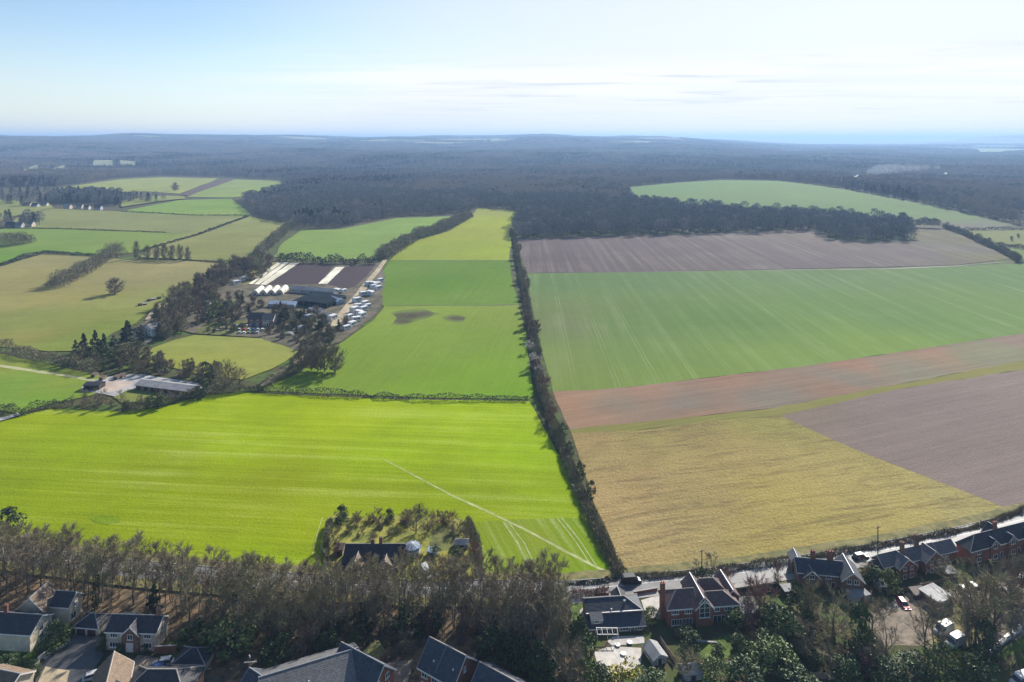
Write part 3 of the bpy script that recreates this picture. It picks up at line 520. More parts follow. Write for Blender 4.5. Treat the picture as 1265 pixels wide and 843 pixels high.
def bare_tree(seed, H, W_, low=0.35, limbs=22, twigs=9, tr=0.2, stems=1, tw=0.035, subs=6, leader=0.9, up=1.0):
    """trunk mesh and crown mesh of a leafless tree H high and W_ wide"""
    r = random.Random(seed); t = MB(); c = MB(); R = W_ / 2
    for s in range(stems):
        off = Vector((r.uniform(-1, 1), r.uniform(-1, 1), 0)) * (0.5 if stems > 1 else 0)
        lean = Vector((r.uniform(-.04, .04), r.uniform(-.04, .04), 0)) * H * (3 if stems > 1 else 1)
        def axis(z): return off + lean * (z / H) ** 1.4 + Vector((math.sin(z * .7 + seed) * .12, math.cos(z * .6 + seed) * .12, z)) * 1.0
        zs = [H * leader * i / 7 for i in range(8)]
        path_tube(t, [axis(z) for z in zs], tr * (1 if stems == 1 else .7), tr * .18, 6)
        for i in range(limbs // stems):
            zt = H * (low + (1 - low) * (1 - r.random() ** 1.25)); f = (zt / H - low) / (1 - low)
            rad = R * max(.12, math.sqrt(max(0, 1 - (2 * f - 0.85) ** 2 / 1.4)) if f > .1 else .6) * r.uniform(.55, 1)
            a = r.uniform(0, 6.283); tip = Vector((rad * math.cos(a), rad * math.sin(a), zt)) + off + lean * (zt / H)
            z0 = max(H * low * .6, min(H * leader * .97, zt - rad * r.uniform(.55, 1.1) * up)); p0 = axis(z0)
            mid = p0.lerp(tip, .5) + Vector((0, 0, -.08 * rad)) + rvec(r) * .25
            pts = [p0, p0.lerp(mid, .55) + rvec(r) * .12, mid, mid.lerp(tip, .5) + rvec(r) * .2, tip]
            r0 = max(.03, tr * .42 * (1 - z0 / H)); path_tube(c, pts, r0, .015, 4)
            L = (tip - p0).length
            for k in range(subs):
                q = r.uniform(.25, 1.0); j = min(3, int(q * 4)); p = pts[j].lerp(pts[j + 1], q * 4 - j)
                d = ((tip - p0).normalized() + rvec(r) * 1.1 + Vector((0, 0, .35))).normalized(); l2 = L * r.uniform(.2, .42) + .35
                e = p + d * l2; m2 = p.lerp(e, .5) + rvec(r) * .12
                c.tube(p, m2, .028, .018, 3); c.tube(m2, e, .018, .008, 3)
                for w in range(twigs):
                    u = r.uniform(.15, 1.05); pp = p.lerp(e, u) + rvec(r) * .06
                    twig(c, pp, (d + rvec(r) * 1.2 + Vector((0, 0, .25))).normalized(), r.uniform(.45, 1.15), tw * r.uniform(.6, 1.3))
    return t, c
def leafy(seed, H, W_, low=0.1, clumps=26, per=55, size=.2, trunk=.14, shape='round'):
    r = random.Random(seed); t = MB(); c = MB(); R = W_ / 2
    path_tube(t, [(0, 0, 0), (.05, .03, H * .4), (0, .06, H * .85)], trunk, trunk * .3, 6)
    for i in range(clumps):
        f = r.random(); z = H * (low + (1 - low) * f)
        if shape == 'cone': rad = R * (1 - f) ** .85 + .12
        elif shape == 'column': rad = R * min(1, (1 - f) * 3) * (.75 + .25 * f)
        else: rad = R * math.sqrt(max(.03, 1 - (2 * f - .8) ** 2 / 1.45))
        a = r.uniform(0, 6.283); q = rad * math.sqrt(r.uniform(.1, 1)); p = Vector((q * math.cos(a), q * math.sin(a), z))
        cr = R * r.uniform(.22, .42) if shape == 'round' else max(.25, rad * r.uniform(.3, .5))
        if i % 2 == 0: t.tube((0, 0, z * .7), p, .04, .015, 3)
        for k in range(per):
            v = rvec(r); v = v.normalized() * (v.length ** .4); leaf(c, p + Vector((v.x * cr, v.y * cr, v.z * cr * (.75 if shape != 'cone' else .45) - (.25 * abs(v.x) if shape == 'cone' else 0))), size * r.uniform(.6, 1.35))
    return t, c
PROTO = {}
def proto(key, tc, mt, mc):
    t, c = tc; PROTO.setdefault(key, []).append((t.mesh('trunk', mt), c.mesh('crown', mc)))
for s in range(6): proto('belt', bare_tree(s + 1, 15, 5.2, .3, 24, 10, .17, tw=.03, subs=7, up=1.7), M_BARK if s % 2 else M_BARKP, M_TWIG if s % 3 else M_TWIGO)
for s in range(3): proto('belt', bare_tree(s + 31, 15, 6.4, .26, 26, 10, .18, stems=2, tw=.03, subs=7, up=1.6), M_BARK, M_TWIGO if s else M_TWIG)
for s in range(4): proto('field', bare_tree(s + 51, 12, 10.5, .22, 34, 10, .34, tw=.045, leader=.7), M_BARK, M_TWIG if s % 2 else M_TWIGO)
for s in range(4): proto('far', bare_tree(s + 61, 12, 10.5, .14, 62, 9, .4, tw=.085, leader=.7, subs=7), M_BARK, [M_TWIG, M_TWIGO, M_TWIG, M_TWIGO][s])
for s in range(3): proto('farbush', bare_tree(s + 76, 5, 5.2, .06, 26, 12, .09, stems=3, tw=.1, subs=6), M_BARK, [M_TWIG, M_TWIGO, M_TWIGO][s])
for s in range(3): proto('bush', bare_tree(s + 71, 5, 5.2, .08, 24, 11, .09, stems=3, tw=.035, subs=6), M_BARK, [M_TWIG, M_TWIGO, M_TWIGR][s])
for s in range(3): proto('leafy', leafy(s + 81, 6, 5.6, .12, 30, 60, .19), M_BARK, [M_LEAF, M_LEAFL, M_LEAF][s])
for s in range(2): proto('conifer', leafy(s + 91, 12, 6, .06, 70, 40, .24, .2, 'cone'), M_BARK, M_LEAFD)
proto('cypress', leafy(99, 10, 2.6, .04, 44, 42, .2, .15, 'column'), M_BARK, M_LEAFD)
proto('pine', leafy(101, 14, 6.5, .55, 22, 60, .22, .2), M_BARK, M_LEAFD)
proto('blossom', leafy(103, 5, 5, .2, 20, 45, .14), M_BARK, M_BLOS)
proto('gorse', leafy(105, 2.4, 3.4, .05, 16, 45, .13, .06), M_BARK, M_LEAFY)
M_FAR = 0
BASE_H = {'far': (12, 10.5), 'farbush': (5, 5.2), 'belt': (15, 5.5), 'field': (12, 10.5), 'bush': (5, 5.2), 'leafy': (6, 5.6), 'conifer': (12, 6), 'cypress': (10, 2.6), 'pine': (14, 6.5), 'blossom': (5, 5), 'gorse': (2.4, 3.4)}
NAMES = {'far': 'winter_tree', 'farbush': 'bare_shrub', 'belt': 'bare_tree', 'field': 'winter_tree', 'bush': 'bare_shrub', 'leafy': 'evergreen_shrub', 'conifer': 'conifer_tree', 'cypress': 'cypress_tree', 'pine': 'pine_tree', 'blossom': 'blossom_tree', 'gorse': 'gorse_bush'}
def tree(kind, loc, H, wid, label, group=None, var=None, name=None, cat=None):
    if loc[1] > 320 and kind in ('field', 'bush'):
        kind = 'far' if kind == 'field' else 'farbush'
    ps = PROTO[kind]; tm, cm = ps[(var if var is not None else rnd.randrange(len(ps))) % len(ps)]
    bh, bw = BASE_H[kind]; nm = name or NAMES[kind]
    o = empty(nm, (loc[0], loc[1], loc[2] - .05), rnd.uniform(0, 6.28), label, cat or ('tree' if 'tree' in nm else 'shrub'), group)
    o.scale = (wid / bw, wid / bw, H / bh)
    mesh_obj('trunk', tm, o); mesh_obj('crown', cm, o); return o
def tree_px(kind, px, py, top, wpx, label, **k):   # placed by its foot, sized by its top row and its width in the photo
    p = P(px, py); m = (CH - p.z) / (py - HY); return tree(kind, p, (py - top) * m, wpx * m, label, **k)

# the belt of bare trees between the houses and the crop
BELT = [(-40, 688), (0, 692), (100, 709), (200, 722), (300, 733), (420, 738), (560, 742), (688, 742), (694, 765), (700, 800), (694, 822), (668, 822), (620, 806), (585, 795), (540, 783), (500, 792), (478, 790), (440, 786), (400, 797), (330, 803), (280, 803), (250, 785), (215, 772), (200, 756), (130, 754), (60, 748), (30, 738), (-40, 735)]
wb = [(v.x, v.y) for v in (P(*p) for p in BELT)]
pts = []; tries = 0; rb = random.Random(5)
while len(pts) < 275 and tries < 20000:
    tries += 1; x = rb.uniform(min(p[0] for p in wb), max(p[0] for p in wb)); y = rb.uniform(min(p[1] for p in wb), max(p[1] for p in wb))
    if not inside(x, y, wb): continue
    px, py = pix((x, y, 0)); md = 2.7
    if any((x - a) ** 2 + (y - c) ** 2 < md * md for a, c in pts): continue
    pts.append((x, y))
for i, (x, y) in enumerate(pts):
    px, py = pix((x, y, 0)); top = 643 + 0.145 * px if px < 330 else 692 if px < 590 else 686
    cap = (py - top) * CH / (py - HY)
    H = min(rb.uniform(9, 18), max(6, cap * rb.uniform(.75, 1.12)))
    right = px > 300
    o = tree('belt', (x, y, 0), H, H * rb.uniform(.32, .5), ('short' if H < 11 else 'tall') + ' bare belt tree ' + ('at road edge ' if py < 735 - (0 if px > 300 else (300 - px) * .08) else 'inside the wood ' if py < 765 else 'on the house side ') + ('behind the cream house' if px < 100 else 'behind the gabled brick house' if px < 240 else 'left of the walled garden' if px < 400 else 'before the walled garden' if px < 600 else 'near the stepped roof house'), group='bare trees of the belt')
    if right and i % 11 == 0 or i % 29 == 0:
        iv = MB()
        for k in range(420):
            a = rb.uniform(0, 6.28); z = rb.uniform(.3, 8.5); q = .35 + .35 * rb.random() * (1 - z / 13)
            leaf(iv, Vector((q * math.cos(a), q * math.sin(a), z)), .16)
        mesh_obj('ivy', iv.mesh('ivy', M_IVY), o)
# understorey of the belt
for i in range(125):
    for _ in range(300):
        x = rb.uniform(min(p[0] for p in wb), max(p[0] for p in wb)); y = rb.uniform(min(p[1] for p in wb), max(p[1] for p in wb))
        if inside(x, y, wb):
            px, py = pix((x, y, 0))
            if px > 290 or rb.random() < .06: break
    k = 'leafy' if rb.random() < .3 else 'bush'
    s = rb.uniform(1.6, 3.6); tree(k, (x, y, 0), s, s * rb.uniform(.9, 1.5), ('low evergreen bush' if k == 'leafy' else 'low leafless bush') + ' under the belt trees, ' + ('near the road, ' if py < 752 else 'midway, ' if py < 778 else 'by the gardens, ') + ('behind the cream or gabled house' if px < 240 else 'left of the walled garden' if px < 400 else 'before the walled garden' if px < 510 else 'above the blue roofed houses' if px < 600 else 'near the stepped roof house'), group=('evergreen' if k == 'leafy' else 'leafless') + ' undergrowth of the belt')
tree_px('pine', 10, 690, 628, 34, 'dark pine standing above the bare trees at the left end of the belt', var=0)
tree_px('leafy', 285, 800, 762, 62, 'big grey green rounded bush in front of the belt right of the low garage', var=1)
tree_px('leafy', 243, 792, 772, 40, 'dark evergreen bush between the low garage and the belt', var=0)
tree_px('conifer', 190, 762, 722, 22, 'dark little evergreen among the bare trees behind the brick house', var=0)

# hedges: bushy lines, each one thing
def hedge(pts, wid, hts, m, label, dens=34, leafy_=False, cat='hedge', seed=3, rough=.6, size=.2):
    r = random.Random(seed); w = [P(*p) for p in pts]; b = MB(); stem = MB(); far = max(1, (sum(v.y for v in w) / len(w)) / 260)
    o0 = w[0].copy()
    for i in range(len(w) - 1):
        dens_ = dens * max(1, wid / 7); a, c = w[i], w[i + 1]; d = c - a; L = math.hypot(d.x, d.y); nn = Vector((-d.y, d.x, 0)).normalized()
        h0 = hts[i] if isinstance(hts, (list, tuple)) else hts; h1 = hts[i + 1] if isinstance(hts, (list, tuple)) else hts
        n = int(L * dens_ * (1.0 if leafy_ else 1.7) / far ** .7)
        for k in range(n):
            u = r.random(); q = a.lerp(c, u) - o0; lump = .55 + rough * (0.5 + mnoise.noise(Vector((q.x * .16, q.y * .16, seed * 3.1)))) + .2 * mnoise.noise(Vector((q.x * .5, q.y * .5, seed)))
            h = (h0 + (h1 - h0) * u) * max(.3, lump); z = h * r.random() ** .7; ww = wid * (1 - .55 * (z / h) ** 2) * (.7 + .4 * lump)
            p = q + nn * r.uniform(-.5, .5) * ww; p.z = q.z + z
            if leafy_: leaf(b, p, size * far ** .7 * r.uniform(.6, 1.4))
            else:
                twig(b, p, (Vector((0, 0, .8)) + rvec(r)).normalized(), r.uniform(.5, 1.2) * far ** .6, .07 * far ** .95)
        for k in range(max(1, int(L / (2.5 * far)))):
            q = a.lerp(c, r.random()) - o0; h = (h0 + h1) / 2; stem.tube(q, q + Vector((r.uniform(-.3, .3), r.uniform(-.3, .3), h * .6)), .06, .03, 3)
    o = empty('hedge', o0, 0, label, cat)
    b.build('foliage', m, o, fix=False); tag(stem.build('stems', M_BARK, o, fix=False), kind='stuff'); return o
M_HEDGE = leaf_mat('hedge_twigs', (0.232, 0.199, 0.115), (0.126, 0.126, 0.067))
M_HEDGED = leaf_mat('hedge_leaves', (0.078, 0.091, 0.039), (0.043, 0.055, 0.026))
CENT = [(634, 288), (638, 310), (643, 340), (650, 370), (655, 400), (660, 430), (664, 460), (672, 495), (685, 530), (700, 570), (716, 610), (735, 650), (752, 685), (768, 713)]
hedge(CENT, 4.4, [3.4, 3.4, 3.4, 3.6, 3.6, 3.6, 4, 3.6, 3, 2.6, 2.4, 2.2, 2.0, 1.8], M_HEDGE, 'long dark hedgerow running from the road up to the far wood', 90, seed=4)
rh = random.Random(21)
for i in range(38):
    t = i / 37; y = 290 + 250 * t ** 1.25; j = max(k for k in range(len(CENT) - 1) if CENT[k][1] <= y or k == 0); a, c = CENT[j], CENT[j + 1]
    x = a[0] + (c[0] - a[0]) * (y - a[1]) / (c[1] - a[1]) + rh.uniform(-5, 5)
    p = P(x, y); H = rh.uniform(5, 9) if y < 420 else rh.uniform(4, 7)
    tree('field' if rh.random() < .7 else 'bush', p, H, H * rh.uniform(.7, 1.0), ('bare hedgerow tree in the long central hedge ' + ('beside the mauve ploughed field' if y < 338 else 'beside the wheat field' if y < 484 else 'beside the reddish strip or dry grass')), group='bare trees of the central hedgerow')
for i, (x, y, tp, w) in enumerate([(654, 436, 422, 13), (660, 455, 436, 15), (666, 466, 452, 12)]):
    tree_px('blossom', x, y, tp, w, ['white blossoming tree, uppermost of three in the long central hedge', 'largest white blossoming tree in the long central hedge', 'white blossoming tree, lowest of three in the long central hedge'][i])
tree_px('leafy', 693, 541, 522, 15, 'pale olive bush in the central hedge below the reddish strip', var=1)
for x, y, tp in ((703, 562, 547), (717, 590, 571), (730, 612, 594)): tree_px('leafy', x, y, tp, 12, 'dark rounded bush proud of the central hedge, ' + {703: 'uppermost of three by the dry grass', 717: 'middle one of three by the dry grass', 730: 'lowest of three by the dry grass'}[x], var=0)
hedge([(318, 484), (400, 488), (520, 494.5), (600, 494.5), (654, 495.5)], 1.6, 2.2, M_HEDGED, 'low dark hedge above the bright green crop field', 40, True, seed=5, rough=1.0)
hedge([(768, 716), (830, 713), (900, 706), (1000, 691), (1100, 674), (1200, 655), (1262, 634), (1340, 610)], 1.6, 1.0, M_HEDGE, 'scrubby brown hedge between the road and the dry grass', 60, seed=6, rough=1.1)
hedge([(700, 724), (735, 722), (765, 716)], 1.6, 1.3, M_HEDGED, 'dark hedge between the crop headland and the road', 60, True, seed=7)
hedge([(706, 739), (730, 739), (752, 737)], 2.6, 2.4, M_TWIGR, 'reddish brown hedge along the road by the stepped roof house', 70, seed=8)
hedge([(0, 330), (28, 320), (55, 314), (118, 317.5)], 5, 4.0, M_HEDGED, 'hedge round the top corner of the tan pasture', 50, True, seed=9)
hedge([(245, 291), (306, 268.5)], 5, 3.4, M_HEDGED, 'straight dark hedge between the grey green and olive pastures', 40, True, seed=10)
hedge([(172, 312), (245, 291)], 4, 3.0, M_HEDGED, 'lower straight hedge climbing from the row of bare trees', 40, True, seed=11)
hedge([(0, 434), (28, 440), (60, 448), (92, 456), (118, 461)], 6, 6, M_HEDGE, 'tall brown hedge below the tan pasture', 60, seed=12)
hedge([(0, 508), (24, 514), (60, 503), (90, 501)], 4, 4, M_HEDGED, 'dark hedge at the left end of the bright crop', 60, True, seed=13)
hedge([(150, 508), (200, 502), (250, 488), (300, 484), (330, 480), (352, 466), (382, 450), (398, 436)], 3.5, 3.2, M_HEDGE, 'brown hedge curving below the stables and up to the nursery', 60, seed=14, rough=1.0)
hedge([(470, 322), (486, 312), (510, 297), (540, 288), (562, 278), (580, 268)], 16, 9, M_HEDGE, 'thick dark line of trees between two meadows by the nursery', 60, seed=15, rough=.9)
hedge([(344, 322), (370, 325), (400, 326), (440, 327), (466, 327)], 8, 7, M_HEDGED, 'dark evergreen screen behind the nursery beds', 50, True, seed=16, rough=.9, size=.3)
hedge([(318, 316), (335, 302), (350, 288), (362, 280)], 12, 7, M_HEDGE, 'thick hedge between olive and green pastures', 50, seed=17, rough=1.1)
hedge([(66, 358), (80, 350), (95, 343), (110, 334), (128, 322), (148, 314)], 15, 9, M_HEDGE, 'bushy strip of scrub slanting across the tan pasture', 60, seed=18, rough=.9)
hedge([(0, 306), (20, 303), (38, 300)], 22, 12, M_HEDGE, 'rounded thicket at the left edge between two green pastures', 60, seed=19)
hedge([(150, 262), (240, 267), (312, 267)], 3, 2.5, M_HEDGED, 'thin hedge across the far pastures below the wood', 24, True, seed=20)
hedge([(0, 283), (60, 283), (205, 288)], 3, 2, M_HEDGED, 'thin low hedge across the middle of the left pastures', 20, True, seed=21)
hedge([(1166, 282), (1190, 290), (1215, 302), (1240, 313), (1260, 324)], 6, 5, M_HEDGE, 'dark hedge down the right end of the ploughed field', 60, seed=22, rough=1.1)
hedge([(1188, 285), (1230, 284.5), (1300, 284)], 4, 4, M_HEDGED, 'thin hedge between the mauve field corner and yellow pasture', 30, True, seed=23)
hedge([(1230, 304), (1265, 308), (1320, 309)], 5, 5, M_HEDGE, 'short hedge between the two right hand pastures', 40, seed=24)
hedge([(170, 320), (210, 321), (276, 326)], 2.5, 2.0, M_HEDGED, 'low hedge under the row of bare trees', 30, True, seed=25)
hedge([(578, 645), (588, 668), (594, 700)], 2, 2.2, M_HEDGE, 'brown hedge along the right side of the walled garden', 70, seed=27, rough=1.0)
hedge([(408, 648), (404, 672), (402, 700)], 2, 2.4, M_HEDGE, 'brown hedge along the left side of the walled garden', 70, seed=28, rough=1.0)

# single trees of the left and middle distance
tree_px('field', 142, 364, 344.5, 24, 'lone round bare tree in the tan pasture', var=0)
for i, x in enumerate((373, 385, 393, 401, 414)):
    tree_px('field', x, 458 + i * .7, 428 + (2 if i < 2 else 0), (20, 18, 20, 22, 27)[i], 'bare tree in the clump on the green meadow, ' + ('leftmost with a slim crown', 'second from the left', 'middle one', 'second from the right', 'rightmost and widest')[i], var=i)
for i, x in enumerate((168, 182, 193, 203, 212, 222, 232)):
    tree_px('field', x, 320 + i * .4, (299, 304, 303, 302, 304, 303, 306)[i], (8, 10, 10, 10, 10, 9, 9)[i], 'bare tree in the row above the tan pasture, ' + ('leftmost and ivy dark', 'second from the left', 'third from the left', 'middle one', 'third from the right', 'second from the right', 'rightmost')[i], var=i)
for i, (x, y, tp, w, k) in enumerate([(103, 440, 412, 16, 'conifer'), (117, 441, 408, 17, 'conifer'), (128, 441, 412, 15, 'conifer'), (157, 428, 396, 22, 'conifer'), (174, 430, 402, 10, 'cypress'), (93, 437, 420, 10, 'conifer'), (140, 436, 415, 11, 'cypress')]):
    tree_px(k, x, y, tp, w, ['first dark conifer left of the tallest in the clump by the tan pasture', 'tallest dark conifer of the clump at the left', 'dark conifer right of the tallest in the left clump', 'broad blue dark conifer beside the cottage', 'narrow dark cypress by the cottage wall', 'smallest dark conifer at the left end of the clump', 'slim dark evergreen between the conifer clump and the broad conifer'][i])
def scatter_trees(poly, n, kinds, hr, label, group, md=6, seed=1, wr=(.6, .95)):
    r = random.Random(seed); w = [(v.x, v.y) for v in (P(*p) for p in poly)]; got = []; tr_ = 0
    while len(got) < n and tr_ < 6000:
        tr_ += 1; x = r.uniform(min(p[0] for p in w), max(p[0] for p in w)); y = r.uniform(min(p[1] for p in w), max(p[1] for p in w))
        if not inside(x, y, w) or any((x - a) ** 2 + (y - c) ** 2 < md * md for a, c in got): continue
        got.append((x, y)); H = r.uniform(*hr); k = r.choice(kinds)
        tree(k, (x, y, hgt(x, y)), H, H * r.uniform(*wr) * (.6 if k == 'conifer' else 1), label(k) if callable(label) else label, group=group(k) if callable(group) else group)
def lab(where): return lambda k: {'field': 'bare spreading tree', 'belt': 'slim bare tree', 'bush': 'leafless bush', 'leafy': 'evergreen bush', 'conifer': 'dark conifer', 'cypress': 'dark cypress', 'blossom': 'blossoming tree', 'gorse': 'yellow bush'}[k] + ' ' + where
def grp(where): return lambda k: {'field': 'bare trees', 'belt': 'slim bare trees', 'bush': 'leafless bushes', 'leafy': 'evergreen bushes', 'conifer': 'conifers', 'cypress': 'cypresses', 'blossom': 'blossoming trees', 'gorse': 'yellow bushes'}[k] + ' ' + where
scatter_trees([(190, 408), (205, 392), (218, 372), (250, 350), (278, 335), (300, 330), (318, 322), (322, 328), (300, 345), (272, 356), (262, 372), (238, 395), (222, 414), (205, 418)], 46, ['field', 'field', 'field', 'bush'], (8, 14), lab('in the wood at the left of the nursery'), grp('left of the nursery'), 6.5, 31, (.75, 1.0))
scatter_trees([(258, 372), (300, 372), (322, 380), (325, 392), (300, 398), (262, 396), (245, 402)], 20, ['field', 'bush', 'leafy', 'conifer'], (5, 11), lab('in the gardens left of the blue nursery shed'), grp('in the nursery gardens'), 6, 32)
scatter_trees([(325, 412), (370, 402), (408, 408), (420, 416), (400, 432), (372, 432), (335, 416)], 26, ['field', 'bush', 'bush', 'leafy'], (3.5, 6), lab('in the scrub below the nursery sheds'), grp('below the nursery sheds'), 5, 33)
scatter_trees([(372, 432), (400, 418), (415, 412), (418, 424), (398, 440), (360, 462), (340, 472), (352, 455)], 14, ['bush', 'bush', 'leafy'], (2.5, 4.5), lab('on the hedge bank climbing to the nursery'), grp('on the nursery hedge bank'), 5, 34)
scatter_trees([(92, 444), (150, 438), (185, 440), (210, 455), (245, 462), (290, 470), (285, 478), (240, 472), (180, 463), (150, 462), (120, 458), (95, 452)], 36, ['field', 'bush', 'bush', 'leafy'], (5, 9), lab('along the hedge between paddock and stable yard'), grp('along the paddock hedge'), 5, 35)
scatter_trees([(88, 502), (110, 495), (140, 497), (160, 502), (200, 498), (240, 490), (262, 484), (250, 488), (205, 503), (150, 508), (100, 506)], 28, ['bush', 'bush', 'field', 'leafy'], (3, 6.5), lab('in the strip between the stables and the bright crop'), grp('below the stables'), 4, 36)
scatter_trees([(182, 408), (205, 420), (215, 414), (232, 404), (225, 400), (200, 412)], 8, ['bush', 'field'], (6, 9), lab('beside the white fronted cottage'), grp('beside the cottage'), 5, 37)
for i, (x, y, tp, w) in enumerate([(278, 480, 448, 28), (296, 480, 455, 24), (266, 478, 450, 18), (226, 470, 447, 16)]):
    tree_px('field', x, y, tp, w, ['large round bare tree at the right end of the stables', 'round bare tree over the lane right of the stables', 'bare tree behind the right end of the long stables', 'bare tree behind the middle of the long stables'][i], var=i)
for i, (x, y, tp, w, k) in enumerate([(352, 398, 380, 24, 'conifer'), (372, 400, 383, 20, 'conifer'), (278, 389, 372, 18, 'conifer'), (246, 493, 480, 14, 'leafy'), (197, 505, 490, 14, 'leafy'), (154, 508, 497, 8, 'leafy')]):
    tree_px(k, x, y, tp, w, ['bulky dark evergreen below the blue nursery shed', 'second dark evergreen right of the bulky one below the nursery shed', 'dark evergreen in the garden left of the nursery', 'dark round bush before the right stable block', 'dark round bush on the edge of the bright crop', 'small dark bush left of the round ones on the crop edge'][i])
tree_px('field', 217, 236, 226, 10, 'lone bare tree on the distant pasture by the brown strip', var=2)
# trees and shrubs of the walled garden and its house
for i, (x, y, tp, w, k, l) in enumerate([
    (421, 646, 626, 18, 'leafy', 'dark bush at the top left corner of the walled garden'), (441, 652, 634, 16, 'bush', 'bare fruit tree left in the walled garden'),
    (480, 646, 630, 14, 'leafy', 'small dark evergreen at the top of the walled garden'), (514, 662, 625, 26, 'field', 'largest bare tree of the walled garden'),
    (528, 660, 630, 24, 'field', 'bare tree right of the largest in the walled garden'), (498, 650, 634, 18, 'bush', 'bare bush left of the largest garden tree'),
    (518, 642, 622, 8, 'conifer', 'small pointed conifer behind the largest garden tree'), (565, 660, 644, 20, 'bush', 'grey bush at the right edge of the walled garden'),
    (578, 672, 652, 18, 'bush', 'brown bush in the right corner of the walled garden'), (410, 675, 652, 20, 'bush', 'bush on the left hedge of the walled garden'), (536, 690, 674, 14, 'leafy', 'dark bush right of the pavilion roof'),
    (455, 646, 636, 16, 'gorse', 'yellowish bush in the middle of the walled garden'), (470, 655, 642, 14, 'bush', 'reddish brown bush in the walled garden'), (548, 650, 632, 14, 'field', 'bare tree along the top hedge of the walled garden'), (585, 690, 672, 16, 'bush', 'brown bush at the lower right of the walled garden'), (475, 703, 688, 24, 'leafy', 'dark evergreen before the dark roofed house')]):
    tree_px(k, x, y, tp, w, l)
for i, (x, y, tp, w, k, l) in enumerate([
    (430, 660, 650, 12, 'bush', 'low bare apple tree, left one of the orchard rows'), (446, 664, 654, 12, 'bush', 'low bare apple tree, second in the orchard rows'), (462, 668, 658, 12, 'bush', 'low bare apple tree, third in the orchard rows'), (484, 664, 652, 13, 'bush', 'low bare apple tree, fourth in the orchard rows'), (437, 645, 636, 13, 'gorse', 'golden bush at the top left of the walled garden'), (492, 660, 651, 12, 'gorse', 'golden bush before the largest garden tree'), (506, 646, 632, 18, 'bush', 'grey thicket at the top of the walled garden'),
    (540, 646, 632, 18, 'bush', 'grey thicket right of the small pointed conifer'), (556, 648, 634, 18, 'bush', 'bare thicket at the top right of the walled garden'), (466, 644, 630, 16, 'bush', 'reddish thicket at the top of the walled garden'), (566, 690, 678, 16, 'leafy', 'dark bush below the pale metal shed'), (548, 704, 690, 18, 'bush', 'bare bush right of the white van in the walled garden'), (414, 690, 672, 14, 'bush', 'bare bush at the left of the narrow wooden store'), (574, 706, 690, 18, 'bush', 'bare bush in the bottom right corner of the walled garden')]):
    tree_px(k, x, y, tp, w, l)
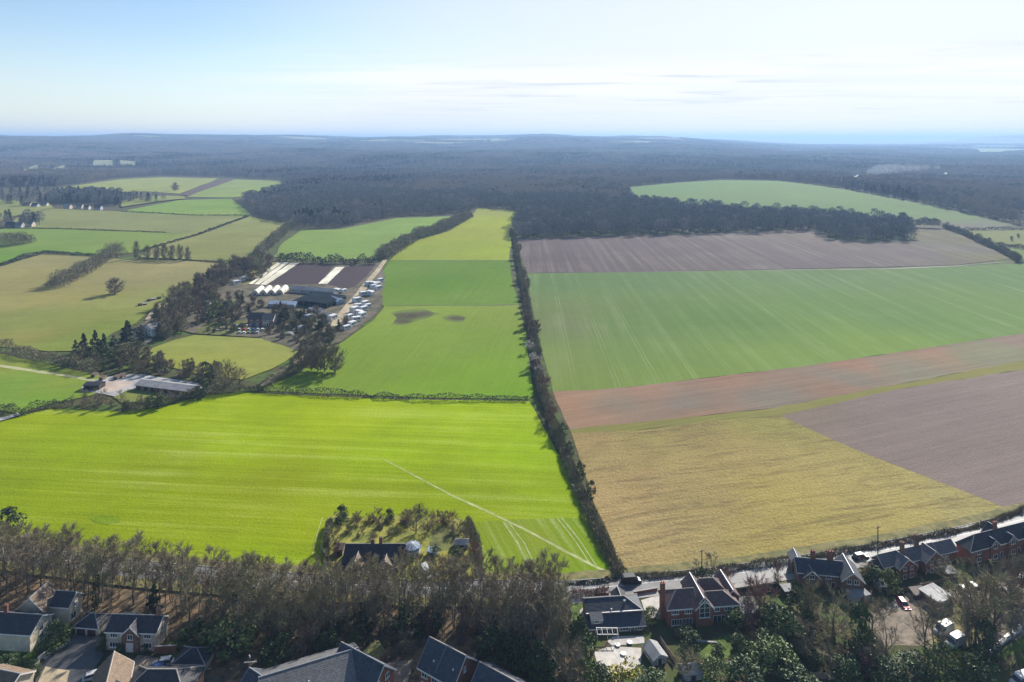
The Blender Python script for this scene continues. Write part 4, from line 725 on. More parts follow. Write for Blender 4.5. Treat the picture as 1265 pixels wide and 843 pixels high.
# trees of the lower right gardens
for x, y, tp, w, k, l, v in [
    (960, 792, 752, 44, 'leafy', 'large bright green tree beside the turquoise garden room', 2), (978, 800, 768, 36, 'leafy', 'yellowish green bush right of the large bright tree', 1), (905, 772, 752, 26, 'leafy', 'green tree before the turquoise garden room', 1),
    (952, 826, 790, 54, 'leafy', 'biggest bushy green tree in the lower right gardens', 1), (888, 812, 796, 18, 'leafy', 'round dark shrub on the lawn below the brick house', 0), (1000, 810, 775, 40, 'bush', 'grey leafless tree right of the biggest green tree', 0),
    (1030, 792, 735, 62, 'field', 'wide purplish bare tree before the slate roofed cottage', 0), (1000, 770, 722, 34, 'bush', 'bare tree at the left of the slate roofed cottage', 1), (985, 764, 728, 26, 'leafy', 'dark bush left of the cottage gable', 0),
    (1062, 815, 752, 34, 'leafy', 'dark evergreen below the wide purplish tree', 0), (1020, 828, 800, 46, 'bush', 'pale twiggy bush in the lower gardens', 1), (1075, 830, 800, 40, 'bush', 'grey twiggy bush under the dark evergreen', 0),
    (1078, 785, 742, 40, 'field', 'brown bare tree right of the cottage', 1), (1096, 830, 745, 34, 'belt', 'slender pale tree beside the gravel ground', 1), (1143, 815, 742, 44, 'belt', 'tall forked bare tree left of the white vans', 6), (1154, 818, 750, 40, 'belt', 'tall bare tree with a bent trunk before the white vans', 8),
    (1207, 800, 695, 62, 'belt', 'tallest ivy dark bare tree at the right', 7), (1228, 800, 705, 52, 'belt', 'bare tree right of the tallest ivy dark one', 3), (1192, 803, 728, 44, 'belt', 'bare tree left of the tallest ivy dark one', 4), (1250, 790, 715, 44, 'belt', 'bare tree at the far right beside the lane', 5), (1216, 812, 770, 30, 'leafy', 'dark bush at the foot of the tallest bare tree', 0),
    (1190, 838, 808, 30, 'gorse', 'yellow flowering bush at the bottom right', 0), (1168, 836, 800, 40, 'leafy', 'green bush left of the yellow flowering bush', 1), (1130, 840, 812, 46, 'leafy', 'dark low bushes at the bottom edge by the gravel ground', 0), (1095, 845, 815, 44, 'leafy', 'dark bush at the bottom edge below the slender pale tree', 0), (1050, 850, 815, 44, 'leafy', 'dark evergreen bush at the bottom edge under the gardens', 2), (1205, 850, 815, 50, 'leafy', 'dark bush at the bottom edge right of the yellow bush', 0),
    (1080, 724, 702, 26, 'leafy', 'green bush between the cottage and the twin chimney house', 2), (1100, 731, 706, 24, 'leafy', 'yellow green round bush before the twin chimney house', 1), (1072, 712, 694, 26, 'bush', 'brown bush by the road right of the cottage', 0), (1172, 736, 720, 14, 'leafy', 'small round bush by the white roofed garage', 1),
    (940, 768, 722, 44, 'bush', 'reddish bare tree by the road above the turquoise garden room', 2), (962, 720, 698, 14, 'bush', 'small reddish shrub beside the road', 2), (868, 722, 704, 22, 'leafy', 'dark green bush behind the big brick house', 0), (900, 728, 706, 18, 'bush', 'brown bush between the road and the big brick house', 2),
    (930, 762, 735, 30, 'bush', 'grey bare bush behind the turquoise garden room', 1), (855, 800, 780, 26, 'leafy', 'dark shrub below the left end of the big brick house', 0), (842, 786, 774, 20, 'bush', 'pale shrub against the wall of the big brick house', 1),
    (805, 770, 752, 18, 'leafy', 'olive shrub between the two houses by the road', 1), (692, 830, 770, 50, 'bush', 'tall olive thicket at the right end of the belt', 1), (716, 830, 768, 36, 'leafy', 'dark green bush left of the pale terrace', 0), (700, 860, 800, 54, 'bush', 'grey twiggy tree below the dark green bush', 0), (722, 850, 815, 30, 'leafy', 'low olive bush at the corner of the pale terrace', 1),
    (770, 842, 820, 42, 'gorse', 'yellowish bush at the lower edge of the pale terrace', 0), (740, 848, 824, 34, 'leafy', 'dark bush under the pale terrace', 0), (806, 852, 830, 40, 'leafy', 'dark hedge like bush at the bottom beneath the shed', 0), (850, 838, 806, 40, 'bush', 'pale bare bush right of the shed', 1), (884, 845, 818, 34, 'leafy', 'bright olive bush at the bottom centre right', 1), (920, 850, 818, 44, 'leafy', 'dark bush at the bottom edge below the biggest green tree', 0), (985, 855, 825, 50, 'leafy', 'dark bush at the bottom edge right of the biggest green tree', 2),
    (66, 800, 772, 34, 'leafy', 'dark garden bush beside the cream rendered house', 0), (78, 788, 776, 18, 'leafy', 'sunlit clipped bush by the dark forecourt', 1), (216, 792, 782, 16, 'bush', 'small bush on the sunlit rough lawn', 1), (148, 808, 796, 12, 'leafy', 'round dark bush beside the white front door', 0), (178, 806, 797, 10, 'leafy', 'small bush under the right window of the gabled brick house', 0), (128, 800, 782, 18, 'leafy', 'dark bush between the double garage and the brick house', 0), (8, 828, 812, 30, 'leafy', 'dark bush below the cream rendered house', 0), (40, 836, 818, 18, 'leafy', 'small dark bush at the gate wall', 0),
    (345, 812, 786, 40, 'leafy', 'dark evergreen mass behind the long slate roof', 0), (380, 806, 788, 36, 'bush', 'brown bush above the long slate roof', 0), (405, 802, 782, 30, 'leafy', 'grey green bush behind the right half of the slate roof', 2), (355, 806, 794, 16, 'gorse', 'small orange tinted bush behind the slate roof', 0), (610, 812, 778, 44, 'leafy', 'dark evergreen behind the blue roofed houses', 0), (640, 822, 790, 40, 'leafy', 'dark evergreen right of the blue roofed houses', 2), (668, 838, 800, 44, 'leafy', 'dark bush below the right end of the belt', 0), (505, 800, 784, 30, 'bush', 'low brown bush left of the blue roofed house', 0), (25, 766, 742, 20, 'bush', 'bare bush behind the cream rendered house', 0)]:
    tree_px(k, x, y, tp, w, l, var=v)
for i, (x, y, tp, w) in enumerate([(861, 716, 690, 12), (880, 714, 684, 18)]): tree_px('belt', x, y, tp, w, ['small bare tree left of the pole by the road', 'small bare tree right of the pole by the road'][i])
for i, (x, y, tp, w) in enumerate([(1221, 303, 294, 8), (1240, 312, 304, 7), (1257, 324, 313, 9), (1250, 298, 292, 4), (1258, 294, 289, 4)]): tree_px('field', x, y, tp, w, ['dark tree on the hedge at the right of the ploughed field', 'smaller tree on the hedge below the dark one at right', 'round tree at the corner of the wheat field', 'tiny lone tree in the yellow pasture, left of two', 'tiny lone tree in the yellow pasture, right of two'][i], name='hedgerow_tree')

# ------------------------------------------------------------------ woods: uncountable, scattered as instances
def wood_tree(seed, H, W_, n, tri_l, tri_w, mats, dark=False, parts=1, spread=0):
    r = random.Random(seed); b = MB(); 
    for q in range(parts):
        ox, oy = (r.uniform(-spread, spread), r.uniform(-spread, spread)) if parts > 1 else (0, 0); h = H * r.uniform(.8, 1.12); R = W_ / 2 * r.uniform(.85, 1.15)
        b.cur = 1; b.tube((ox, oy, 0), (ox, oy, h * .6), .3, .15, 3); b.cur = 0
        for i in range(n):
            f = r.random() ** .8; z = h * (.22 + .78 * f) if not dark else h * (.05 + .95 * f)
            rad = R * math.sqrt(max(.02, 1 - (1.9 * f - .8) ** 2 / 1.25)) if not dark else R * (1 - f) ** .8 + .2
            a = r.uniform(0, 6.283); k = rad * r.random() ** .5; p = Vector((ox + k * math.cos(a), oy + k * math.sin(a), z))
            d = (Vector((math.cos(a) * .5, math.sin(a) * .5, .9)) + rvec(r) * .8).normalized()
            s = d.cross(rvec(r)).normalized() * tri_w * r.uniform(.6, 1.4); e = p + d * tri_l * r.uniform(.6, 1.3)
            nn = len(b.v); b.v += [tuple(p - s), tuple(p + s), tuple(e)]; b.f.append((nn, nn + 1, nn + 2)); b.m.append(0)
    o = bpy.data.objects.new('wood_tree', b.mesh('wood_tree', *mats)); return o
M_W = [mat('wood_twigs_a', (0.310, 0.280, 0.259), (0.211, 0.196, 0.188), 0.3, 0.95, .05, local=True), mat('wood_twigs_b', (0.337, 0.278, 0.240), (0.224, 0.193, 0.174), 0.3, 0.95, .05, local=True), mat('wood_twigs_c', (0.208, 0.206, 0.203), (0.139, 0.138, 0.140), 0.3, 0.95, .05, local=True), mat('wood_needles', (0.03, 0.045, 0.028), (0.018, 0.028, 0.018), 0.3, 0.8, .1, local=True), mat('larch_twigs', (0.240, 0.180, 0.120), (0.168, 0.126, 0.084), 0.3, 0.95, .05, local=True)]
def kit(name, far):
    c = bpy.data.collections.new(name); k = 0
    for i in range(8):
        mi = (0, 1, 2, 0, 1, 2, 4, 3)[i]; dark = mi == 3
        if not far: o = wood_tree(200 + i, 17, 10.5 if not dark else 7, 230, 1.9, .3, (M_W[mi], M_BARK), dark)
        else: o = wood_tree(230 + i, 16, 11 if not dark else 8, 60, 3.6, .75, (M_W[mi], M_BARK), dark, 9, 17)
        c.objects.link(o)
    return c
def gn_scatter(name, pts, coll, label, cat='wood'):
    me = bpy.data.meshes.new(name); me.from_pydata([p[:3] for p in pts], [], [])
    for nm, ty, k in (('pick', 'INT', 3), ('turn', 'FLOAT', 4), ('size', 'FLOAT', 5)):
        at = me.attributes.new(nm, ty, 'POINT'); at.data.foreach_set('value', [p[k] for p in pts])
    o = mesh_obj(name, me); tag(o, label, cat, None, 'stuff')
    ng = bpy.data.node_groups.new(name, 'GeometryNodeTree'); ng.interface.new_socket('Geometry', in_out='INPUT', socket_type='NodeSocketGeometry'); ng.interface.new_socket('Geometry', in_out='OUTPUT', socket_type='NodeSocketGeometry')
    N = ng.nodes.new; L = ng.links.new
    gi = N('NodeGroupInput'); go = N('NodeGroupOutput'); ci = N('GeometryNodeCollectionInfo'); ci.inputs[0].default_value = coll; ci.inputs[1].default_value = True; ci.inputs[2].default_value = True
    ip = N('GeometryNodeInstanceOnPoints'); L(gi.outputs[0], ip.inputs[0]); L(ci.outputs[0], ip.inputs['Instance']); ip.inputs['Pick Instance'].default_value = True
    def attr(nm, ty):
        a = N('GeometryNodeInputNamedAttribute'); a.data_type = ty; a.inputs[0].default_value = nm; return [s for s in a.outputs if s.enabled and s.name == 'Attribute'][0]
    L(attr('pick', 'INT'), ip.inputs['Instance Index'])
    cx = N('ShaderNodeCombineXYZ'); L(attr('turn', 'FLOAT'), cx.inputs[2]); L(cx.outputs[0], ip.inputs['Rotation'])
    cs = N('ShaderNodeCombineXYZ'); at = attr('size', 'FLOAT')
    for i in range(3): L(at, cs.inputs[i])
    L(cs.outputs[0], ip.inputs['Scale']); L(ip.outputs[0], go.inputs[0])
    md = o.modifiers.new('trees', 'NODES'); md.node_group = ng; return o
def wpoly(pl): return [(v.x, v.y) for v in (P(*p) for p in pl)]
EDGE1 = [(-80, 240), (0, 232), (75, 231), (150, 220), (200, 217), (270, 218.5), (348, 222), (356, 233), (332, 242), (300, 247), (310, 260), (340, 274), (375, 282), (420, 282), (460, 273), (500, 267), (555, 265), (578, 264), (592, 256), (645, 261), (700, 258), (778, 250), (775, 231)]
w1 = wpoly(EDGE1) + [(800, 2150), (1300, 2500), (9000, 9000), (2000, 9600), (-2000, 9600), (-9000, 8000), (-4000, 2600)]
W2 = [(645, 262), (633, 283), (640, 295.5), (700, 292.5), (800, 290.5), (900, 287.5), (1008, 284), (1016, 291), (1030, 296.5), (1075, 298.5), (1130, 295.5), (1126, 281), (1060, 276), (1000, 271), (960, 269), (900, 265), (840, 260), (785, 252), (700, 256)]
w2 = wpoly(W2)
w3 = wpoly([(774, 231), (830, 226), (890, 222.3), (960, 223.4), (1020, 230), (1100, 244), (1180, 260), (1240, 273), (1262, 278), (1360, 283)]) + [(3500, 1700), (7600, 5200), (6500, 7000), (1200, 7000), (500, 2200)]
ex = [WORLD_POLYS[k] for k in WORLD_POLYS if k.startswith(('clear', 'p', 'dome', 'mead', 'rfar'))]
def boxed(pl): xs = [p[0] for p in pl]; ys = [p[1] for p in pl]; return (min(xs), max(xs), min(ys), max(ys), pl)
exb = [boxed(e) for e in ex]; B1, B2, B3 = boxed(w1), boxed(w2), boxed(w3)
def hit(b, x, y): return b[0] <= x <= b[1] and b[2] <= y <= b[3] and inside(x, y, b[4])
def pick(x, y, r):
    n = mnoise.noise(Vector((x / 420, y / 420, 3.3))) + .5 * mnoise.noise(Vector((x / 120, y / 120, 7)))
    if n > .34: return 7 if r.random() < .75 else r.randrange(6)
    if n < -.38: return 6 if r.random() < .6 else r.randrange(6)
    if n < -.12: return r.choice((1, 4))
    if n > .12: return r.choice((2, 5, 2, 0))
    return r.randrange(6) if r.random() > .02 else 7
rw_ = random.Random(8); near_pts = []; far_pts = []
LIM = .86
y = 700
while y < 3100:
    sp = 8.6 if y < 1700 else 10.5; x = -y * LIM
    while x < y * LIM:
        xx = x + rw_.uniform(-.42, .42) * sp; yy = y + rw_.uniform(-.42, .42) * sp; x += sp
        h2 = hit(B2, xx, yy)
        if not h2 and not ((hit(B1, xx, yy) or hit(B3, xx, yy)) and not any(hit(e, xx, yy) for e in exb)): continue
        if mnoise.noise(Vector((xx / 90, yy / 90, 1))) > .5 and rw_.random() < .35 and not h2: continue
        near_pts.append((xx, yy, hgt(xx, yy) - .3, (rw_.choice((0, 2, 2, 5, 3)) if h2 else pick(xx, yy, rw_)), rw_.uniform(0, 6.28), rw_.uniform(.65, 1.2) * (1.12 if h2 else 1)))
    y += sp
y = 3100
while y < 9600:
    sp = 26 if y < 5500 else 36; x = -y * LIM
    while x < y * LIM:
        xx = x + rw_.uniform(-.42, .42) * sp; yy = y + rw_.uniform(-.42, .42) * sp; x += sp
        if not (hit(B1, xx, yy) or hit(B3, xx, yy)) or any(hit(e, xx, yy) for e in exb): continue
        g = mnoise.noise(Vector((xx / 800, yy / 500, 5.5)))
        if yy > 4300 and g > (.28 if yy < 6000 else .14): continue
        far_pts.append((xx, yy, hgt(xx, yy) - .5, pick(xx, yy, rw_), rw_.uniform(0, 6.28), rw_.uniform(.85, 1.15)))
    y += sp
print('wood points', len(near_pts), len(far_pts))
KN, KF = kit('wood_kit_near', False), kit('wood_kit_far', True)
gn_scatter('wood', [p for p in near_pts if hit(B2, p[0], p[1])], KN, 'dark bare wood standing along the top of the ploughed field')
gn_scatter('wood', [p for p in near_pts if not hit(B2, p[0], p[1])], KN, 'wide mauve brown bare woodland covering the middle distance')
gn_scatter('wood', far_pts, KF, 'blue hazed woodland rolling to the far horizon')
# tree mass around the far hamlet: bulky evergreens and bare trees beside the houses
ham = [(p[0], p[1], hgt(*p), rw_.choice((7, 7, 0, 2, 5)), rw_.uniform(0, 6), rw_.uniform(.8, 1.15)) for p in [((v.x + rw_.uniform(-4, 4)), (v.y + rw_.uniform(-14, 14))) for v in [P(a, b) for a, b in [(62 + i * 1.35, 253 - 4 * math.sin(i / 62 * 3.1) + rw_.uniform(-9, 2)) for i in range(64) for _ in range(7)] + [(rw_.uniform(150, 196), rw_.uniform(246, 251)) for _ in range(20)] + [(rw_.uniform(-10, 60), rw_.uniform(238, 258)) for _ in range(46)] + [(rw_.uniform(-10, 44), rw_.uniform(276, 281)) for _ in range(26)]]]]
gn_scatter('wood', ham, KN, 'dark clumps of trees around the distant hamlet at left')
spin = [(v.x, v.y, hgt(v.x, v.y), rw_.choice((0, 2, 5)), rw_.uniform(0, 6), rw_.uniform(.6, .8)) for v in [P(1132 + i * 2.2, 281 + i * .08) for i in range(14)]]
gn_scatter('wood', spin, KN, 'thin line of trees at the right end of the dark wood', 'wood')
# ------------------------------------------------------------------ buildings
M_BRICK = mat('red_brick', (0.27, 0.115, 0.075), (0.19, 0.085, 0.06), 2.5, 0.85, .2, bump=.3, local=True, det=8)
M_BRICKB = mat('brown_brick', (0.25, 0.15, 0.1), (0.18, 0.11, 0.08), 2.5, 0.85, .2, bump=.3, local=True, det=8)
M_CREAM = mat('cream_render', (0.6, 0.53, 0.4), (0.5, 0.44, 0.33), .8, 0.85, .2, local=True)
M_PALEB = mat('buff_brick', (0.5, 0.43, 0.34), (0.4, 0.34, 0.27), 2.5, 0.85, .2, local=True, det=8)
M_WHITE = mat('white_paint', (0.78, 0.77, 0.74), (0.68, 0.67, 0.64), 1.5, 0.5, .4, local=True)
M_GREYW = mat('grey_boards', (0.36, 0.36, 0.37), (0.28, 0.28, 0.29), 1.5, 0.7, .3, local=True)
def roof_mat(name, a, b, rough=.55, spec=.45):
    rough += .12; spec *= .6
    t = NT(name); p = t.pos(local=True); n = t.noise(p, 1.1, 6, .7); sx = t.n('ShaderNodeSeparateXYZ'); t.l(p, sx.inputs[0])
    course = t.math('FRACT', t.math('MULTIPLY', sx.outputs[2], 5.2)); cell = t.noise(t.pos(local=True, sc=(3.2, 3.2, 5.2)), 1.0, 1)
    col = t.mix(t.ramp(n, .35, .65), a, b); col = t.scale(col, t.ramp(cell, .3, .7, .78, 1.2)); col = t.mix(t.ramp(t.noise(p, .5, 5, .7), .6, .72, 0, .35), col, (0.16, 0.15, 0.08))
    t.bump(t.math('ADD', course, cell), .5, .06); return t.end(col, rough, spec)
R_SLATE = roof_mat('blue_slate', (0.06, 0.07, 0.09), (0.04, 0.047, 0.06), .5)
R_GREY = roof_mat('grey_slate', (0.15, 0.145, 0.145), (0.105, 0.103, 0.107), .48, .5)
R_DARK = roof_mat('dark_tile', (0.05, 0.05, 0.058), (0.033, 0.034, 0.04), .55)
R_BROWN = roof_mat('brown_tile', (0.2, 0.145, 0.1), (0.14, 0.1, 0.072), .7)
R_RED = roof_mat('plum_tile', (0.135, 0.085, 0.08), (0.09, 0.06, 0.06), .6)
R_MOSS = roof_mat('mossy_tile', (0.2, 0.2, 0.05), (0.11, 0.12, 0.05), .8)
M_RIDGE = mat('ridge_tile', (0.42, 0.35, 0.29), (0.3, 0.26, 0.22), 2, 0.6, .4, local=True)
M_RIDGEG = mat('grey_ridge', (0.3, 0.3, 0.3), (0.22, 0.22, 0.23), 2, 0.55, .4, local=True)
M_POT = mat('clay_pot', (0.4, 0.17, 0.1), None, 3, .8, local=True)
M_DOORB = mat('brown_door', (0.1, 0.04, 0.035), None, 3, .5, local=True)
M_DARKW = mat('dark_wood', (0.06, 0.045, 0.035), None, 3, .8, local=True)
M_TEAL = mat('teal_boards', (0.03, 0.22, 0.3), (0.025, 0.17, 0.25), 2, .6, local=True)
M_BLUEM = mat('blue_grey_sheet', (0.26, 0.32, 0.4), (0.2, 0.25, 0.33), .6, .45, .5, local=True)
M_PALEM = mat('pale_sheet', (0.3, 0.295, 0.29), (0.22, 0.218, 0.215), .4, .75, .2, local=True)
M_NET = mat('dark_netting', (0.012, 0.02, 0.028), None, .6, .95, .04, local=True)
M_METAL = mat('grey_metal', (0.3, 0.31, 0.32), None, 3, .4, .5, metal=.6, local=True)
M_POLE = mat('weathered_pole', (0.13, 0.1, 0.075), (0.09, 0.07, 0.055), 4, .9, local=True)
M_FENCE = mat('fence_wood', (0.3, 0.23, 0.16), (0.2, 0.155, 0.11), 3, .85, local=True)
M_TYRE = mat('tyre', (0.02, 0.02, 0.02), None, 3, .8, local=True)
def glass():
    t = NT('window_glass'); return t.end((0.03, 0.04, 0.055), .06, .6)
M_GLASS = glass()
M_HEAD = mat('lamp_glass', (0.7, 0.7, 0.68), None, 3, .15, .6, local=True)

def wall_part(root, x0, x1, y0, y1, he, hr, kind, m, name='wall'):
    b = MB(); zt = he - .1; b.box(x0, y0, -.3, x1, y1, zt); ym = (y0 + y1) / 2; xm = (x0 + x1) / 2; za = hr - .14
    if kind in ('gx', 'hipr', 'hipl'):
        if kind in ('gx', 'hipr'): b.prism([(y0, zt - .02), (y1, zt - .02), (ym, za)], 'x', x0 + .003, x0 + .22)
        if kind in ('gx', 'hipl'): b.prism([(y0, zt - .02), (y1, zt - .02), (ym, za)], 'x', x1 - .22, x1 - .003)
    if kind == 'gy':
        b.prism([(x0, zt - .02), (x1, zt - .02), (xm, za)], 'y', y0 + .003, y0 + .22); b.prism([(x0, zt - .02), (x1, zt - .02), (xm, za)], 'y', y1 - .22, y1 - .003)
    if kind == 'lean':
        b.prism([(y0, zt - .02), (y1, zt - .02), (y1, hr - .12)], 'x', x0 + .003, x0 + .2); b.prism([(y0, zt - .02), (y1, zt - .02), (y1, hr - .12)], 'x', x1 - .2, x1 - .003)
    return b.build(name, m, root)
def roof_part(root, x0, x1, y0, y1, he, hr, kind, m, trim=M_WHITE, ridge=M_RIDGEG, o=.35, name='roof'):
    ym = (y0 + y1) / 2; xm = (x0 + x1) / 2
    run = (y1 - y0) / 2 if kind in ('gx', 'hip', 'hipr', 'hipl') else (x1 - x0) / 2 if kind in ('gy', 'hipy') else (y1 - y0)
    sl = (hr - he) / max(.1, run); ze = he - o * sl; X0, X1, Y0, Y1 = x0 - o, x1 + o, y0 - o, y1 + o; t = .2; rl = []; tr = MB(); hr2 = hr
    if kind == 'gx':
        v = [(X0, Y0, ze), (X1, Y0, ze), (X1, Y1, ze), (X0, Y1, ze), (X0, ym, hr), (X1, ym, hr)]; f = [(0, 1, 5, 4), (2, 3, 4, 5)]; rl = [(4, 5)]
    elif kind == 'gy':
        v = [(X0, Y0, ze), (X1, Y0, ze), (X1, Y1, ze), (X0, Y1, ze), (xm, Y0, hr), (xm, Y1, hr)]; f = [(0, 4, 5, 3), (1, 2, 5, 4)]; rl = [(4, 5)]
    elif kind in ('hip', 'hipr', 'hipl'):
        k = min((x1 - x0) * .48, (Y1 - Y0) / 2 * .95)
        xa = X0 if kind == 'hipr' else X0 + k; xb = X1 if kind == 'hipl' else X1 - k
        v = [(X0, Y0, ze), (X1, Y0, ze), (X1, Y1, ze), (X0, Y1, ze), (xa, ym, hr), (xb, ym, hr)]; f = [(0, 1, 5, 4), (2, 3, 4, 5)]; rl = [(4, 5)]
        if kind != 'hipr': f.append((3, 0, 4)); rl += [(0, 4), (3, 4)]
        if kind != 'hipl': f.append((1, 2, 5)); rl += [(1, 5), (2, 5)]
    elif kind == 'hipy':
        k = min((y1 - y0) * .48, (X1 - X0) / 2 * .95)
        v = [(X0, Y0, ze), (X1, Y0, ze), (X1, Y1, ze), (X0, Y1, ze), (xm, Y0 + k, hr), (xm, Y1 - k, hr)]; f = [(0, 4, 5, 3), (1, 2, 5, 4), (0, 1, 4), (2, 3, 5)]; rl = [(4, 5), (0, 4), (1, 4), (2, 5), (3, 5)]
    elif kind == 'lean':
        v = [(X0, Y0, ze), (X1, Y0, ze), (X1, y1 - .01, hr), (X0, y1 - .01, hr)]; f = [(0, 1, 2, 3)]
    else:
        v = [(X0, Y0, he), (X1, Y0, he), (X1, Y1, hr), (X0, Y1, hr)]; f = [(0, 1, 2, 3)]
    b = MB(); b.solid(v, f, t); ro = b.build(name, m, root)
    if rl and ridge:
        rb2 = MB()
        for i, j in rl:
            p, q = Vector(v[i]) + Vector((0, 0, .02)), Vector(v[j]) + Vector((0, 0, .02)); rb2.tube(p, q, .13, .13, 5, True)
        rb2.build('ridge_tiles', ridge, ro)
    if trim:
        e = .04
        if kind in ('gx', 'hip', 'hipr', 'hipl', 'hipy', 'lean', 'flat'): tr.box(X0 + .01, Y0 - e, ze - .34, X1 - .01, Y0 - .003, ze - .02)
        if kind in ('gy', 'hip', 'hipl', 'hipy', 'flat'): pass
        if kind == 'gy':
            for yy in (Y0 - e, Y1 + .003): tr.prism([(X0, ze), (xm, hr), (X1, ze), (X1, ze - .32), (xm, hr - .34), (X0, ze - .32)], 'y', yy, yy + e - .003)
        if kind in ('gx', 'hipr', 'hipl'):
            for xx in ([X0 - e] if kind != 'hipl' else []) + ([X1 + .003] if kind != 'hipr' else []): tr.prism([(Y0, ze), (ym, hr), (Y1, ze), (Y1, ze - .32), (ym, hr - .34), (Y0, ze - .32)], 'x', xx, xx + e - .003)
        if tr.v: tr.build('bargeboard' if kind in ('gx', 'gy') else 'fascia', trim, root)
    return ro
def block(root, x0, x1, y0, y1, he, hr, kind, wm, rm, trim=M_WHITE, ridge=M_RIDGEG, o=.35, turn=None):
    if root.get('rise') and kind in ('gx', 'hip', 'hipr', 'hipl', 'lean'): hr = he + (hr - he) * root['rise']
    if kind == 'gy': hr = min(hr, he + (x1 - x0) / 2 * .95)
    n0 = set(root.children)
    r = block_(root, x0, x1, y0, y1, he, hr, kind, wm, rm, trim, ridge, o)
    if turn:
        for c in root.children:
            if c not in n0: c.location = (turn[0], turn[1], 0); c.rotation_euler = (0, 0, turn[2])
    return r
def block_(root, x0, x1, y0, y1, he, hr, kind, wm, rm, trim, ridge, o):
    wall_part(root, x0, x1, y0, y1, he, hr, kind, wm); return roof_part(root, x0, x1, y0, y1, he, hr, kind, rm, trim, ridge, o)
WC = {}
def win(root, face, u, at, z, w, h, cols=2, rows=1, fm=M_WHITE, pm=None, name='window'):
    """a framed window on the F(ront), B(ack), L(eft) or R(ight) face; u is its centre along the wall, at the wall's own offset"""
    k = (round(w, 2), round(h, 2), cols, rows, fm.name, (pm or M_GLASS).name)
    if k not in WC:
        b = MB(); f = .1; b.box(-w / 2, -.09, 0, -w / 2 + f, 0, h); b.box(w / 2 - f, -.09, 0, w / 2, 0, h); b.box(-w / 2 + f, -.09, 0, w / 2 - f, 0, f); b.box(-w / 2 + f, -.09, h - f, w / 2 - f, 0, h)
        for i in range(1, cols): x = -w / 2 + w * i / cols; b.box(x - .045, -.08, f, x + .045, -.002, h - f)
        for i in range(1, rows): zz = h * i / rows; b.box(-w / 2 + f, -.076, zz - .04, w / 2 - f, -.004, zz + .04)
        b.box(-w / 2 - .1, -.16, -.1, w / 2 + .1, -.003, -.002)
        g = MB(); g.box(-w / 2 + .03, -.045, .03, w / 2 - .03, -.012, h - .03); WC[k] = (b.mesh('window', fm), g.mesh('pane', pm or M_GLASS))
    wm, gm = WC[k]; o = mesh_obj(name, wm, root); e = .012
    o.location, rz = {'F': ((u, at - e, z), 0), 'B': ((u, at + e, z), math.pi), 'L': ((at - e, u, z), -math.pi / 2), 'R': ((at + e, u, z), math.pi / 2)}[face]
    o.rotation_euler = (0, 0, rz); mesh_obj('pane', gm, o); return o
DC = {}
def door(root, face, u, at, w, h, m, fm=M_WHITE, name='door'):
    k = (w, h, m.name, fm.name)
    if k not in DC:
        b = MB(); b.box(-w / 2, -.07, 0, w / 2, 0, h); f = MB(); f.box(-w / 2 - .1, -.1, 0, -w / 2 - .002, 0, h + .1); f.box(w / 2 + .002, -.1, 0, w / 2 + .1, 0, h + .1); f.box(-w / 2 - .1, -.1, h + .002, w / 2 + .1, 0, h + .11)
        hd = MB(); hd.box(w * .34, -.13, h * .45, w * .34 + .06, -.071, h * .52); DC[k] = (b.mesh('door', m), f.mesh('frame', fm), hd.mesh('handle', M_METAL))
    o = mesh_obj(name, DC[k][0], root); e = .012
    o.location, rz = {'F': ((u, at - e, 0), 0), 'L': ((at - e, u, 0), -math.pi / 2), 'R': ((at + e, u, 0), math.pi / 2)}[face]; o.rotation_euler = (0, 0, rz)
    mesh_obj('frame', DC[k][1], o); mesh_obj('handle', DC[k][2], o); return o
def chimney(root, x, y, z0, z1, w=.9, d=.6, m=None, pots=2):
    b = MB(); b.box(x - w / 2, y - d / 2, z0, x + w / 2, y + d / 2, z1); b.box(x - w / 2 - .08, y - d / 2 - .08, z1 + .002, x + w / 2 + .08, y + d / 2 + .08, z1 + .16)
    c = b.build('chimney', m or M_BRICK, root)
    for i in range(pots):
        p = MB(); xx = x + (i - (pots - 1) / 2) * w / pots; p.tube((xx, y, z1 + .15), (xx, y, z1 + .6), .14, .11, 7, True); p.build('chimney_pot', M_POT, c)
def front(A, B, name, label, cat='house', sc=None):   # a building placed by the two ends of its front foot
    a, b = P(*A), P(*B); d = b - a; o = empty(name, a, math.atan2(d.y, d.x), label, cat)
    if sc: o.scale = (1, sc[0], sc[1]); o['rise'] = sc[2]
    return o, math.hypot(d.x, d.y)
def along(r0, r1, zr, name, label, cat='house', z1=None):   # a building placed by the two ends of its ridge, seen at height zr
    a, b = Q(r0[0], r0[1], zr), Q(r1[0], r1[1], z1 or zr); a.z = b.z = 0; d = b - a; return empty(name, a, math.atan2(d.y, d.x), label, cat), d.length

# --- left edge: cream rendered house
h, w = front((-50, 800), (37, 806), 'house', 'cream rendered house with dark roofs cut by the left edge', sc=(.75, .92, .75))
block(h, 0, w, 0, 8.5, 4.6, 7.6, 'gx', M_CREAM, R_DARK)
gx_ = w * 68 / 87
block(h, gx_ - 5.2, gx_ + 1.6, 8.6, 15.5, 5.2, 8.6, 'gy', M_CREAM, R_BROWN)
block(h, gx_ + 1.8, gx_ + 6.4, 11, 17.2, 5.2, 8.0, 'gx', M_CREAM, R_DARK)
for z in (.8, 3.0): win(h, 'F', w - 9, 0, z, 1.6, 1.2)
win(h, 'R', 4.2, w, 2.9, 1.4, 1.3); win(h, 'R', 4.2, w, .4, 1.8, 1.9); win(h, 'R', 14, gx_ + 6.4, 3.4, 1.2, 1.2); win(h, 'R', 13.2, gx_ + 6.4, .6, 2.2, 1.8)
chimney(h, gx_ - 5, 4.25, 6, 8.6)
